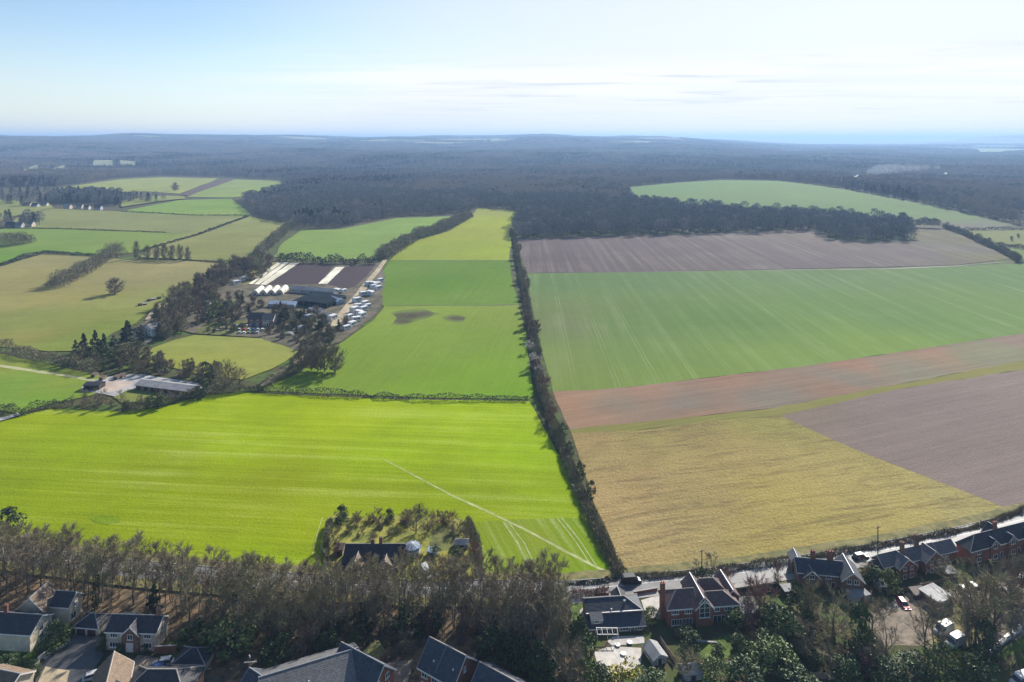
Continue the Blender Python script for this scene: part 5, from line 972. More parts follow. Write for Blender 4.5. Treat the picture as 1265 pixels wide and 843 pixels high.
# --- double garage
h, w = front((92.5, 784.5), (121, 787), 'garage', 'double garage with brown doors and a hipped dark roof', 'garage', sc=(.75, .95, .8))
block(h, 0, w, 0, 5.6, 2.4, 4.5, 'hip', M_PALEB, R_DARK)
for u in (w * .28, w * .73): door(h, 'F', u, 0, 2.2, 2.0, M_DOORB, name='garage_door')
# --- gabled brick house
h, w = front((131, 803), (192, 805), 'house', 'brick house with a white edged central front gable and white door', sc=(.7, .95, .75))
block(h, 0, w, 0, 7.6, 4.7, 7.3, 'gx', M_PALEB, R_DARK)
gc = w * .51
block(h, gc - 2.0, gc + 2.0, -.6, 3.6, 4.3, 6.2, 'gy', M_BRICKB, R_DARK, o=.3)
for u in (w * .16, w * .84): win(h, 'F', u, 0, 3.1, 1.7, 1.15, 3); win(h, 'F', u, 0, .75, 2.0, 1.3, 3)
win(h, 'F', gc, -.6, 2.95, 1.2, 1.3); door(h, 'F', gc - .1, -.6, 1.5, 2.1, M_WHITE); win(h, 'R', 3.8, w, 3.0, 1.0, 1.1)
chimney(h, w - .9, 3.8, 6.6, 8.2, m=M_BRICKB)
s, w2 = along((151, 758), (168, 757), 2.6, 'garden_shed', 'pale garden shed roof showing above the gabled brick house', 'shed'); block(s, 0, w2, -1.3, 1.3, 1.9, 2.7, 'gx', M_GREYW, M_PALEM, None, None, .15); door(s, 'F', w2 * .5, -1.3, .9, 1.7, M_DARKW)
tk = empty('oil_tank', P(196, 779), 0, 'white rounded garden tank at the right of the gabled brick house', 'tank')
b = MB(); n_ = 12
for (za, ra), (zb, rb_) in zip([(.1, .75), (.4, .85), (1.6, .85), (1.85, .7), (2.0, .2)], [(.4, .85), (1.6, .85), (1.85, .7), (2.0, .2), (2.08, .1)]): b.tube((0, 0, za), (0, 0, zb), ra, rb_, n_)
b.build('shell', M_WHITE, tk); b = MB(); b.tube((0, 0, 2.05), (0, 0, 2.2), .18, .18, 8, True); b.build('lid', M_GREYW, tk)
b = MB(); b.box(-.7, -.7, -.1, .7, .7, .1); b.build('base', M_CONC, tk)
# garden wall
def wall_run(A, B, hgt_, m, label, name='garden_wall', cat='wall', th=.25, pan=0, cap=True):
    a, b_ = P(*A), P(*B); d = b_ - a; L = math.hypot(d.x, d.y); o = empty(name, a, math.atan2(d.y, d.x), label, cat)
    if pan:
        n = max(1, int(L / pan)); pm = {}
        b = MB(); b.box(.06, -.03, .1, L / n - .06, .03, hgt_); me = b.mesh('panel', m); b = MB(); b.box(-.055, -.06, -.3, .055, .06, hgt_ + .12); mp = b.mesh('post', m)
        for i in range(n): q = mesh_obj('panel', me, o); q.location.x = i * L / n
        for i in range(n + 1): q = mesh_obj('post', mp, o); q.location.x = i * L / n
    else:
        b = MB(); b.box(0, -th / 2, -.2, L, th / 2, hgt_); b.build('wall', m, o)
        if cap: b = MB(); b.box(-.04, -th / 2 - .05, hgt_ + .002, L + .04, th / 2 + .05, hgt_ + .08); b.build('coping', M_CONC, o)
    return o
wall_run((191, 808), (218, 806.5), 1.7, M_BRICK, 'red brick garden wall joining the gabled house to the low garage')
wall_run((48, 820), (40, 842), 1.6, M_PALEB, 'buff entrance wall at the bottom left corner')
wall_run((56, 812), (48, 818), 1.2, M_PALEB, 'short buff wall by the entrance of the cream house')
# --- low garage, bottom roofs
h, w = front((215, 831), (252, 832), 'garage', 'low garage with a dark hipped roof right of the white car', 'garage', sc=(.75, .95, .8))
block(h, 0, w, 0, 6.0, 2.4, 4.4, 'hip', M_PALEB, R_DARK); door(h, 'F', w * .3, 0, 2.2, 1.9, M_DOORB, name='garage_door'); door(h, 'F', w * .7, 0, 2.2, 1.9, M_DOORB, name='garage_door')
h, w = along((-6, 822), (27, 829), 4.8, 'house', 'low building with a sunlit grey brown roof at the bottom left corner')
block(h, -1, w, -4, 2.6, 2.8, 4.8, 'gx', M_CREAM, R_BROWN); win(h, 'R', -1, w, 1.0, 1.0, 1.0); door(h, 'F', w * .5, -4, .9, 2.0, M_DARKW)
h, w = along((133, 838), (141, 806), 7.8, 'house', 'house with a steep brown roof lit on its right slope')
block(h, -8, w, -3.4, 3.4, 4.7, 7.8, 'gx', M_BRICKB, R_BROWN, ridge=M_RIDGE)
block(h, -7.2, -3.4, 3.4, 5.6, 4.4, 6.2, 'gy', M_CREAM, R_DARK)
win(h, 'R', 0, w, 2.8, 1.3, 1.2); win(h, 'F', -2, -3.4, 2.8, 1.4, 1.2); win(h, 'F', -2, -3.4, .6, 1.4, 1.4); win(h, 'B', -5.2, 5.6, 2.6, 1.2, 1.2)
sk = MB(); t_ = Vector((0, 0)); ro = [c for c in h.children if c.name.startswith('roof')][0]
sk.box(.2, -.5, 0, 1.6, .5, .12); so = sk.build('skylight', M_GLASS, ro); so.location = (-1.2, -1.75, 6.28); so.rotation_euler = (math.atan2(3.1, 3.4), 0, 0)
h, w = along((180, 827), (219, 827), 7.2, 'house', 'dark hip roofed house at the bottom edge under the white car')
block(h, -3.4, w + 3.6, -4, 4, 4.6, 7.2, 'hip', M_BRICKB, R_DARK, ridge=M_RIDGE); win(h, 'F', 2, -4, 2.6, 1.4, 1.2); win(h, 'F', 6, -4, 2.6, 1.4, 1.2); win(h, 'R', 0, w + 3.6, 2.6, 1.2, 1.2)
# --- long grey slate roof
h, w = along((322, 836.5), (441, 800.8), 8.6, 'house', 'long terrace with a grey slate roof and a brick end gable')
block(h, 0, w, -6.2, 6.2, 5.2, 8.6, 'gx', M_BRICK, R_GREY)
ca = Q(423, 794, 8.8); cb = Q(473, 820.6, 8.8); cd = cb - ca; cl = math.hypot(cd.x, cd.y); inv = Matrix.Rotation(-h.rotation_euler.z, 3, 'Z'); lo_ = inv @ (ca - h.location); tr_ = math.atan2(cd.y, cd.x) - h.rotation_euler.z
block(h, 0, cl, -3.6, 3.6, 5.4, 8.8, 'gx', M_BRICK, R_SLATE, turn=(lo_.x, lo_.y, tr_))
n0 = set(h.children)
for u in (-1.5, 1.3): win(h, 'R', u, cl, 5.0, 1.1, 1.2); win(h, 'R', u, cl, 2.7, 1.3, 1.2)
win(h, 'R', 0, cl, .3, 4.6, 1.9, 4)
for c in h.children:
    if c not in n0: c.location = Matrix.Rotation(tr_, 3, 'Z') @ c.location + Vector((lo_.x, lo_.y, 0)); c.rotation_euler.z += tr_
door(h, 'F', w - 7.2, -6.2, .95, 2.0, M_DOORB)
for u in (2, 5.5, 9, 12.5): win(h, 'F', u, -6.2, 3.2, 1.4, 1.2); win(h, 'F', u, -6.2, .8, 1.4, 1.3)
rf = [c for c in h.children if c.name.startswith('roof')][0]
for u, v_ in ((w * .47, -3.2), (w * .3, -4.1)):
    b = MB(); zz = 8.6 + v_ * 3.4 / 6.2; b.tube((u, v_, zz - .1), (u, v_, zz + .55), .11, .11, 7, True); b.build('vent_pipe', M_WHITE, rf)
h, w = along((309, 825.5), (328, 838), 8.0, 'house', 'small blue slate roof with a bright verge left of the long slate roof')
block(h, 0, w + 1, -3.8, 3.8, 5.0, 8.0, 'gx', M_BRICK, R_SLATE); win(h, 'L', 0, 0, 2.8, 1.3, 1.2); win(h, 'F', 2, -3.8, 2.8, 1.2, 1.2)
ae = empty('aerial', Q(309.5, 824, 7.9), .1, 'rooftop aerial on a mast above the small blue slate roof', 'aerial')
b = MB(); b.tube((0, 0, -.6), (0, 0, 2.2), .04, .035, 6, True); b.build('mast', M_METAL, ae)
b = MB(); b.tube((-1.3, 0, 1.0), (1.3, 0, 1.05), .035, .035, 5, True)
for k in range(7): b.tube((-1.1 + k * .36, -.25, 1.02), (-1.1 + k * .36, .25, 1.02), .015, .015, 4)
b.build('boom', M_WHITE, ae); b = MB(); b.tube((-.15, 0, 2.0), (-.25, 0, 2.5), .16, .1, 8, True); b.build('dish', M_WHITE, ae)
# mossy pavilion
h, w = along((453, 806), (466, 792.5), 3.6, 'garden_shelter', 'small open shelter with a mossy tiled roof beside the brick end gable', 'shelter')
roof_part(h, 0, w, -1.9, 1.9, 2.3, 3.6, 'gx', R_MOSS, M_FENCE, None, .3)
for x in (.2, w - .2):
    for y in (-1.6, 1.6): b = MB(); b.box(x - .08, y - .08, -.1, x + .08, y + .08, 2.45); b.build('post', M_FENCE, h)
# --- blue roofed brick houses
h, w = along((532, 787.5), (574, 809.5), 8.5, 'house', 'red brick house with a dark blue slate roof and a bare end gable')
block(h, 0, w, -3.9, 3.9, 5.0, 8.5, 'gx', M_BRICK, R_SLATE, ridge=M_RIDGE)
for u in (1.5, 4.2, 7.4): win(h, 'F', u, -3.9, 3.1, 1.5, 1.2); win(h, 'F', u, -3.9, .7, 1.7, 1.4)
win(h, 'R', 0, w, 5.0, .7, 1.0); door(h, 'F', 5.8, -3.9, 1.0, 2.0, M_WHITE)
b = MB(); b.tube((w * .48, -3.95, 5.35), (w * .48, 0, 8.62), .06, .06, 5); b.build('party_line', M_RIDGEG, h)
rf = [c for c in h.children if c.name.startswith('roof')][0]
for u, v_ in ((3, -2.6), (8, -2.4)): b = MB(); zz = 8.5 + v_ * 3.5 / 3.9; b.box(u - .12, v_ - .12, zz, u + .12, v_ + .12, zz + .4); b.build('vent', M_WHITE, rf)
h, w = along((594, 818.5), (652, 850), 7.6, 'house', 'second blue slate roof running off the bottom edge of the picture')
block(h, 0, w, -3.9, 3.9, 4.8, 7.6, 'gx', M_BRICK, R_SLATE, ridge=M_RIDGE)
for u in (1.5, 5, 8.5): win(h, 'F', u, -3.9, 3.0, 1.4, 1.2)
win(h, 'L', 0, 0, 2.8, 1.0, 1.0)
# --- house in the walled garden of the crop
h, w = front((424, 706), (496, 706), 'house', 'long dark roofed house standing alone in the bright crop field', sc=(.8, .8, .85))
block(h, 0, w, 0, 9, 2.9, 7.2, 'gx', M_BRICKB, R_DARK, trim=None)
block(h, 1.4, 6.0, -2.6, 5, 3.0, 6.6, 'gy', M_PALEB, R_BROWN, ridge=M_RIDGE)
block(h, w - 6.2, w - 2.4, -1.2, 4.5, 2.9, 6.2, 'gy', M_PALEB, R_BROWN, ridge=M_RIDGE)
win(h, 'F', 3.7, -2.6, 3.2, 1.2, 1.2); win(h, 'F', 3.7, -2.6, .7, 1.8, 1.3); win(h, 'F', 8.5, 0, .8, 1.8, 1.2); win(h, 'F', w - 4.3, -1.2, .8, 1.5, 1.2); door(h, 'F', 7, 0, .95, 2.0, M_WHITE)
chimney(h, w * .6, 4.5, 6.6, 8.6, m=M_BRICKB); chimney(h, w * .46, 4.5, 6.6, 8.0, m=M_BRICKB, pots=1)
h = empty('garden_room', P(509, 686), 0, 'garden room with a pale blue grey faceted roof beside the dark roofed house', 'garden room')
b = MB(); n_ = 10; R_ = 2.6; b.tube((0, 0, -.2), (0, 0, 2.2), R_ - .25, R_ - .25, n_, True); b.build('wall', M_WHITE, h)
b = MB(); b.tube((0, 0, 2.2), (0, 0, 2.7), R_, R_ * .9, n_); b.tube((0, 0, 2.7), (0, 0, 3.5), R_ * .9, .15, n_, True); ro = b.build('roof', mat('lead_roof', (.15, .2, .27), (.11, .15, .21), 1, .7, .2, local=True), h)
b = MB()
for i in range(n_): a = 6.283 * i / n_; b.tube((R_ * .9 * math.cos(a), R_ * .9 * math.sin(a), 2.72), (0, 0, 3.54), .05, .05, 4)
b.build('rib', M_WHITE, ro).name = 'roof_ribs'
for a in (-2.2, -1.57, -.9): o = win(h, 'F', 0, 0, .8, .9, 1.1, 1); o.location = ((R_ - .2) * math.cos(a), (R_ - .2) * math.sin(a), .8); o.rotation_euler = (0, 0, a + math.pi / 2)
def shed(A, B, d, he, hr, label, wm, rm, kind='gx', name='shed', cat='shed', ov=.2, dr=True):
    h, w = front(A, B, name, label, cat); block(h, 0, w, 0, d, he, hr, kind, wm, rm, None, None, ov)
    if dr: door(h, 'F', w * .5, 0, min(1.0, w * .4), min(1.8, he - .25), M_DARKW, M_FENCE)
    return h
shed((562, 681), (578, 681), 2.6, 2.0, 2.7, 'pale metal shed on the right of the walled garden', M_GREYW, M_PALEM)
shed((413.5, 689), (423, 689), 2.6, 2.2, 2.6, 'narrow wooden store at the left end of the dark roofed house', M_FENCE, M_DARKW, 'lean')
shed((528, 690), (539, 691), 2, 1.8, 2.1, 'low grey store behind the white van in the walled garden', M_GREYW, M_BLUEM, 'flat')
# --- stepped roof house
h, w = front((727, 786), (797, 781), 'house', 'house with a stepped dark roof above the pale paved terrace', sc=(.68, .74, .75))
block(h, .2, w - .1, 3.6, 11.4, 5.0, 7.9, 'hipr', M_BRICKB, R_SLATE, trim=None, ridge=M_RIDGE)
block(h, 0, w, 0, 3.55, 2.5, 4.7, 'lean', M_BRICKB, R_SLATE, trim=M_WHITE, ridge=None)
block(h, w * .58, w * .8, 9, 14, 4.6, 6.8, 'gy', M_BRICKB, R_DARK, ridge=M_RIDGE)
b = MB(); b.box(-.1, 3.2, 4.78, w + .1, 3.5, 5.0); b.build('gutter', M_WHITE, h)
block(h, .8, 3.6, 1.0, 3.4, 4.5, 5.2, 'flat', M_GREYW, R_SLATE, trim=M_WHITE, ridge=None, o=.15); win(h, 'F', 2.2, 1.0, 3.3, 1.2, 1.0)
win(h, 'F', 4.0, 0, .15, 4.6, 2.0, 4); win(h, 'F', 8.6, 0, 1.0, 2.2, 1.1, 3); door(h, 'F', 10.7, 0, .95, 2.0, mat('green_door', (.1, .2, .12), None, 3, .5, local=True)); win(h, 'F', 12.4, 0, .9, 1.2, 1.2)
rf = [c for c in h.children if c.name.startswith('roof')][0]
b = MB(); b.tube((6.2, 3.9, 5.1), (6.2, 3.9, 5.7), .2, .16, 8, True); b.build('roof_vent', M_WHITE, rf)
b = MB(); b.box(9.5, 5.6, 6.2, 10.0, 6.0, 6.9); b.build('roof_vent', M_METAL, rf)
pg = empty('pergola', P(738, 796), 0, 'white framed glass veranda against the stepped roof house', 'veranda')
for x in (0, 2.4, 4.8):
    b = MB(); b.box(x - .05, -.05, 0, x + .05, .05, 2.2); b.build('post', M_WHITE, pg)
b = MB(); b.box(-.1, -.06, 2.2, 4.9, .06, 2.34); b.box(-.1, 1.6, 2.5, 4.9, 1.72, 2.62)
for x in (0, 1.2, 2.4, 3.6, 4.8): b.prism([(-.05, 2.36), (1.65, 2.62), (1.65, 2.7), (-.05, 2.44)], 'x', x - .04, x + .04)
b.build('frame', M_WHITE, pg).name = 'rafters'
for i, (x, y) in enumerate(((763, 800), (778, 797), (770, 811))):
    t_ = empty('garden_table', P(x, y), .4 * i, ['white garden table in the shade behind the stepped roof house', 'white garden table nearer the shed', 'white garden table on the sunny terrace'][i], 'table')
    b = MB(); b.tube((0, 0, .7), (0, 0, .75), .65, .65, 12, True); b.build('tabletop', M_WHITE, t_)
    for a in range(4): b = MB(); b.tube((.45 * math.cos(a * 1.57 + .8), .45 * math.sin(a * 1.57 + .8), 0), (.3 * math.cos(a * 1.57 + .8), .3 * math.sin(a * 1.57 + .8), .7), .03, .03, 5); b.build('leg', M_WHITE, t_)
h, w = along((815, 807), (803, 790.5), 3.0, 'shed', 'pale roofed garden shed at the corner of the terrace', 'shed')
block(h, 0, w, -1.7, 1.7, 2.1, 3.0, 'gx', M_GREYW, M_PALEM, M_WHITE, None, .25); door(h, 'L', 0, 0, 1.0, 1.9, M_DARKW); win(h, 'B', w * .5, 1.7, 1.0, 1.0, .7)
wall_run((816, 796), (834, 822), 1.7, M_FENCE, 'wooden panel fence between the shed and the brick house garden', 'fence', 'fence', pan=1.8)
wall_run((700, 742), (706, 764), 1.5, M_FENCE, 'wooden fence left of the sunny lawn', 'fence', 'fence', pan=1.8)
wall_run((735, 739), (752, 738), 1.2, M_BRICK, 'low brick wall by the road before the stepped roof house')
wall_run((783, 737), (812, 732), 1.2, M_BRICK, 'low brick wall along the road by the pale drive')
# --- big brick house
h, w = front((826, 778), (917, 771), 'house', 'big red brick house with a tall glazed white gable', sc=(.66, .95, .65))
k = w / 91.0
block(h, 0, 36 * k, .8, 10.4, 4.9, 8.6, 'hipl', M_BRICK, R_RED, ridge=M_RIDGE)
block(h, 33 * k, 54 * k, -.6, 14, 5.2, 8.4, 'gy', M_BRICK, R_RED, ridge=M_WHITE)
block(h, 53 * k, 88 * k, 1.2, 8.2, 4.7, 7.6, 'hipr', M_BRICK, R_RED, ridge=M_RIDGE)
block(h, 53 * k, 82 * k, 8.3, 14.5, 4.7, 7.9, 'hipr', M_BRICK, R_RED, ridge=M_RIDGE)
block(h, 80 * k, 96 * k, 6.0, 17, 4.4, 7.4, 'gy', M_BRICK, R_RED, ridge=M_WHITE)
gc = 43.5 * k
win(h, 'F', gc, -.6, 2.7, 2.6, 3.6, 2, 3)
tp = MB(); tp.prism([(gc - 1.3, 6.32), (gc + 1.3, 6.32), (gc, 7.7)], 'y', -.64, -.603); tp.build('gable_glazing', M_GLASS, h)
tp = MB()
for p, q in (((gc - 1.35, -.66, 6.3), (gc, -.66, 7.75)), ((gc + 1.35, -.66, 6.3), (gc, -.66, 7.75)), ((gc, -.66, 6.3), (gc, -.66, 7.75)), ((gc - .7, -.66, 6.3), (gc - .7, -.66, 7.0)), ((gc + .7, -.66, 6.3), (gc + .7, -.66, 7.0))): tp.tube(p, q, .06, .06, 4)
tp.build('gable_frame', M_WHITE, h)
for u in (9, 25): win(h, 'F', u * k, .8, 3.3, 1.7, 1.1, 3)
win(h, 'F', 11 * k, .8, .5, 2.6, 1.6, 4); win(h, 'F', 24 * k, .8, .2, 2.4, 1.9, 3)
for u in (61, 74, 84): win(h, 'F', u * k, 1.2, 3.1, 1.3, 1.1, 2)
win(h, 'F', 64 * k, 1.2, .2, 3.0, 1.9, 3); door(h, 'F', 78 * k, 1.2, .95, 2.0, M_WHITE)
chimney(h, -.5, 4.5, 0, 9.6, 1.1, 1.0)
h, w = front((919, 770), (939, 768), 'garden_room', 'turquoise boarded garden room with a pale grey roof', 'garden room')
block(h, 0, w, 0, 4.6, 2.5, 3.1, 'lean', M_TEAL, M_PALEM, None, None, .3); win(h, 'F', w * .3, 0, .9, 1.0, 1.0); door(h, 'F', w * .7, 0, .95, 2.0, M_TEAL)
# --- slate roofed cottage
h, w = front((986, 728), (1067, 736), 'cottage', 'slate roofed cottage with two chimneys and a white windowed gable', 'cottage', sc=(.68, .85, .8))
k = w / 81
block(h, 2 * k, 60 * k, 2, 9.4, 4.5, 7.6, 'gx', M_BRICKB, R_SLATE)
block(h, 54 * k, 80 * k, -1.2, 10, 4.8, 8.2, 'gy', M_BRICKB, R_SLATE, ridge=M_WHITE)
block(h, 8 * k, 28 * k, .6, 8, 3.9, 6.9, 'gy', M_BRICKB, R_SLATE)
block(h, 0, 14 * k, 8.6, 14, 4.4, 7.3, 'gy', M_BRICKB, R_GREY)
for u in (62, 71): win(h, 'F', u * k, -1.2, 3.7, 1.2, 1.4)
win(h, 'F', 62 * k, -1.2, .4, 1.9, 1.8, 3); win(h, 'F', 72 * k, -1.2, .4, 1.5, 1.9, 2); win(h, 'F', 18 * k, .6, 3.2, 1.3, 1.2); win(h, 'F', 40 * k, 2, 3.0, 1.3, 1.2); door(h, 'F', 46 * k, 2, .95, 2.0, M_DOORB)
chimney(h, 24 * k, 5.7, 7, 9.4, 1.2, .8); chimney(h, 46 * k, 5.7, 7, 9.8, 1.5, .8)
# --- twin chimney houses
h, w = front((1096, 720), (1187, 698), 'house', 'pair of red brick houses with two tall dark chimneys and twin gables', sc=(.56, .76, .8))
block(h, 0, w * .72, 1.6, 9.2, 4.8, 8.0, 'gx', M_BRICK, R_GREY)
block(h, w * .13, w * .36, -1.4, 5, 4.7, 7.4, 'gy', M_BRICK, R_GREY, ridge=M_RIDGE)
block(h, w * .48, w * .74, -1.4, 5.4, 4.8, 8.1, 'gy', M_BRICK, R_GREY, ridge=M_RIDGE)
block(h, w * .74, w, 2.2, 9.6, 4.5, 7.5, 'gx', M_BRICK, R_GREY, ridge=M_RIDGE)
block(h, -1.5, w * .14, 3.5, 8.6, 3.6, 6.0, 'gx', M_BRICK, R_GREY)
for c_ in (.2, .29, .56, .66): win(h, 'F', w * c_, -1.4, 3.5, 1.0, 1.3); win(h, 'F', w * c_, -1.4, .7, 1.2, 1.5)
win(h, 'F', w * .86, 2.2, 2.9, 1.2, 1.2); win(h, 'F', w * .86, 2.2, .7, 1.4, 1.3); win(h, 'F', w * .42, 1.6, 2.9, 1.1, 1.2); door(h, 'F', w * .42, 1.6, .95, 2.0, mat('blue_door', (.1, .16, .3), None, 3, .5, local=True))
chimney(h, w * .3, 4.4, 5.6, 10.4, .9, 1.4, M_BRICKB); chimney(h, w * .52, 5.4, 6.2, 11.4, .9, 1.4, M_BRICKB)
# --- terrace at the right edge
h, w = front((1203, 702), (1335, 666), 'house', 'dark roofed terrace with small white windowed gables at the right edge', sc=(.5, .85, .8))
block(h, 0, w, 1.5, 10, 5.0, 8.8, 'hipl', M_BRICK, R_DARK)
for i, c_ in enumerate((.2, .36, .52, .68, .86)):
    x = w * c_; block(h, x - 1.7, x + 1.7, .4, 5.2, 5.4, 7.2, 'gy', M_BRICK, R_DARK, o=.25); win(h, 'F', x, .4, 4.2, 1.5, 1.5, 2); win(h, 'F', x, .4, .9, 1.6, 1.5, 2)
    if i < 3: door(h, 'F', x + 3.0, 1.5, .95, 2.0, M_DOORB)
win(h, 'F', w * .07, 1.5, 3.2, 1.3, 1.3); win(h, 'F', w * .07, 1.5, .8, 1.4, 1.4)
block(h, w * .3, w * .42, 9.4, 14.4, 4.4, 7.8, 'gy', M_BRICK, R_DARK)
chimney(h, w * .28, 5.8, 8, 10.4, 1.3, .8); chimney(h, w * .6, 5.8, 8, 10.4, 1.3, .8)
# outbuildings on the right
h, w = along((1137.5, 729), (1154.5, 722), 2.7, 'garage', 'garage with a bright white flat roof behind the twin chimney houses', 'garage')
block(h, 0, w, -4.6, .4, 2.6, 2.75, 'flat', M_BRICKB, mat('white_felt', (.46, .45, .43), (.38, .37, .36), 1, .85, .1, local=True), M_GREYW, None, .2); door(h, 'F', w * .5, -4.6, 2.2, 2.0, M_GREYW, name='garage_door')
shed((1131, 744), (1146, 742), 2.2, 1.9, 2.4, 'small brown roofed shed left of the white roofed garage', M_DARKW, mat('faded_felt', (.22, .18, .15), None, 3, .8, local=True), 'lean')
shed((1171, 717), (1183, 716), 2.4, 1.9, 2.4, 'small grey roofed shed right of the twin chimney houses', M_DARKW, M_PALEM, 'lean')
shed((1086, 734), (1097, 733), 2.2, 1.9, 2.4, 'little grey brown shed between cottage and twin chimney houses', M_FENCE, M_GREYW, 'lean')
shed((1056, 749), (1075, 744), 2.6, 2.1, 2.2, 'flat pale roofed outhouse below the cottage', M_GREYW, M_PALEM, 'flat')
shed((970, 740), (982, 739), 2.4, 2.0, 2.1, 'flat grey roofed shed left of the cottage', M_DARKW, M_PALEM, 'flat')
shed((845, 845), (868, 842), 3.0, 2.0, 3.0, 'pale ridged shed at the bottom edge below the brick house garden', M_GREYW, M_PALEM, 'gx')
wall_run((1096, 738), (1180, 718), 1.4, M_FENCE, 'long thin fence behind the twin chimney houses', 'fence', 'fence', pan=2.2)
wall_run((910, 736), (962, 729), 1.8, M_DARKW, 'dark close boarded fence along the road by the cottage', 'fence', 'fence', pan=2.2)
wall_run((962, 730), (978, 748), 1.7, M_DARKW, 'dark board fence running down from the road', 'fence', 'fence', pan=2.0)
wall_run((1222, 812), (1240, 797), .9, M_CONC, 'low pale wall curving beside the lane at lower right', th=.3)
wall_run((1240, 797), (1262, 781), .9, M_CONC, 'upper length of the low pale wall beside the lane', th=.3)
wall_run((958, 838), (1040, 842), 1.7, M_FENCE, 'grey wooden fence at the bottom of the gardens', 'fence', 'fence', pan=1.8)
wall_run((860, 795), (886, 797), .6, M_CONC, 'low retaining wall under the big brick house', th=.3)

# ------------------------------------------------------------------ vehicles
def paint(name, c): 
    t = NT(name); m = t.end(c, .42, .35); return m
PAINTS = {'black': paint('black_paint', (.02, .022, .028)), 'white': paint('van_white', (.42, .42, .41)), 'red': paint('red_paint', (.42, .025, .05)), 'silver': paint('silver_paint', (.4, .41, .43)), 'blue': paint('blue_paint', (.04, .1, .25)), 'grey': paint('grey_paint', (.12, .125, .13)), 'cream': paint('cream_paint', (.66, .63, .54))}
CARS = {}
def car_parts(col, kind):
    L, Wd, zh, zr = {'car': (4.3, 1.76, .88, 1.46), 'van': (5.2, 1.95, 1.15, 2.3), 'suv': (4.6, 1.85, 1.02, 1.72)}[kind]; w = Wd / 2
    def loft(secs):
        b = MB(); n = len(secs[0])
        for s in secs: b.v += s
        for i in range(len(secs) - 1):
            for j in range(n): k = (j + 1) % n; b.f.append((i * n + j, i * n + k, (i + 1) * n + k, (i + 1) * n + j)); b.m.append(0)
        b.f.append(tuple(range(n))); b.f.append(tuple((len(secs) - 1) * n + j for j in reversed(range(n)))); b.m += [0, 0]; return b
    def sec(x, z0, z1, ww): return [(x, -ww, z0), (x, -ww * 1.0, z0 + (z1 - z0) * .55), (x, -ww * .9, z1), (x, ww * .9, z1), (x, ww, z0 + (z1 - z0) * .55), (x, ww, z0)]
    if kind == 'van': prof = [(-L / 2, .45, zr * .6, .9), (-L / 2 + .08, .35, zr - .12, .97), (-L / 2 + .5, .3, zr, 1), (L * .16, .3, zr, 1), (L * .27, .3, zh + .45, 1), (L * .34, .3, zh + .05, .98), (L * .46, .32, zh - .1, .94), (L / 2, .42, zh - .4, .86)]
    else: prof = [(-L / 2, .42, zh - .22, .86), (-L / 2 + .15, .32, zh - .03, .95), (-L * .3, .28, zh, 1), (L * .18, .28, zh, 1), (L * .38, .3, zh - .1, .97), (L * .47, .34, zh - .22, .9), (L / 2, .44, zh - .38, .82)]
    body = loft([sec(x, a, c, w * f) for x, a, c, f in prof])
    g = MB()
    if kind == 'van':
        g.prism([(L * .165, zr - .12), (L * .285, zh + .4), (L * .335, zh + .12), (L * .315, zh + .1), (L * .15, zh + .3), (L * .12, zr - .15)], 'y', -w * 1.005, w * 1.005); g.prism([(L * .168, zr - .1), (L * .345, zh + .08), (L * .33, zh + .02), (L * .14, zr - .2)], 'y', -w * .8, w * .8)
        roof = None
    else:
        x0, x1, x2, x3 = (-L * .42, -L * .3, L * .08, L * .25)
        gl = loft([[(x, -w * .86, zh - .03), (x + dx, -w * .68, zr - .06), (x + dx, w * .68, zr - .06), (x, w * .86, zh - .03)] for x, dx in ((x0, .35), (-L * .1, 0), (x3, -.62))]); g = gl
        b = MB(); n = 0; b.solid([(x0 + .33, -w * .69, zr - .03), (x3 - .58, -w * .69, zr - .03), (x3 - .58, w * .69, zr - .03), (x0 + .33, w * .69, zr - .03), (x0 + .55, -w * .6, zr), (x3 - .9, -w * .6, zr), (x3 - .9, w * .6, zr), (x0 + .55, w * .6, zr)], [(0, 1, 5, 4), (1, 2, 6, 5), (2, 3, 7, 6), (3, 0, 4, 7), (4, 5, 6, 7)], .05)
        for x, dx in ((x0 + .02, .34), (-L * .1, 0), (x3 - .02, -.6)):
            for s in (-1, 1): b.tube((x, s * w * .865, zh - .02), (x + dx, s * w * .69, zr - .05), .045, .04, 4)
        roof = b.mesh('roof', PAINTS[col])
    wh = MB(); wh.tube((0, -.11, 0), (0, .11, 0), .32, .32, 12, True); rim = MB(); rim.tube((0, -.115, 0), (0, .115, 0), .19, .19, 8, True)
    hl = MB(); hl.box(-.05, -.2, -.08, .05, .2, .08)
    return (body.mesh('body', PAINTS[col]), g.mesh('window', M_GLASS), roof, wh.mesh('wheel', M_TYRE), rim.mesh('rim', M_METAL), hl.mesh('headlight', M_HEAD), L, w, zh)
def car(px, py, toward, col, kind, label, loc=None, group=None, cat=None, detail=True):
    p = P(px, py) if loc is None else Vector(loc); q = P(*toward) if toward else None; rz = math.atan2(q.y - p.y, q.x - p.x) if q else 0
    if (col, kind) not in CARS: CARS[(col, kind)] = car_parts(col, kind)
    bm_, gm, rm, wm, rim, hm, L, w, zh = CARS[(col, kind)]; p.z += .02
    o = empty('van' if kind == 'van' else 'car', p, rz, label, cat or ('van' if kind == 'van' else 'car'), group)
    mesh_obj('body', bm_, o); mesh_obj('window', gm, o).name = 'windows'
    if rm: mesh_obj('roof', rm, o)
    for x in (-L * .31, L * .31):
        for s in (-1, 1): q = mesh_obj('wheel', wm, o); q.location = (x, s * (w - .1), .32); mesh_obj('rim', rim, q)
    for s in (-1, 1): q = mesh_obj('headlight', hm, o); q.location = (L * .47, s * w * .6, zh - .3)
    return o
car(1063, 691, (1100, 684), 'black', 'suv', 'dark car driving on the road above the cottage')
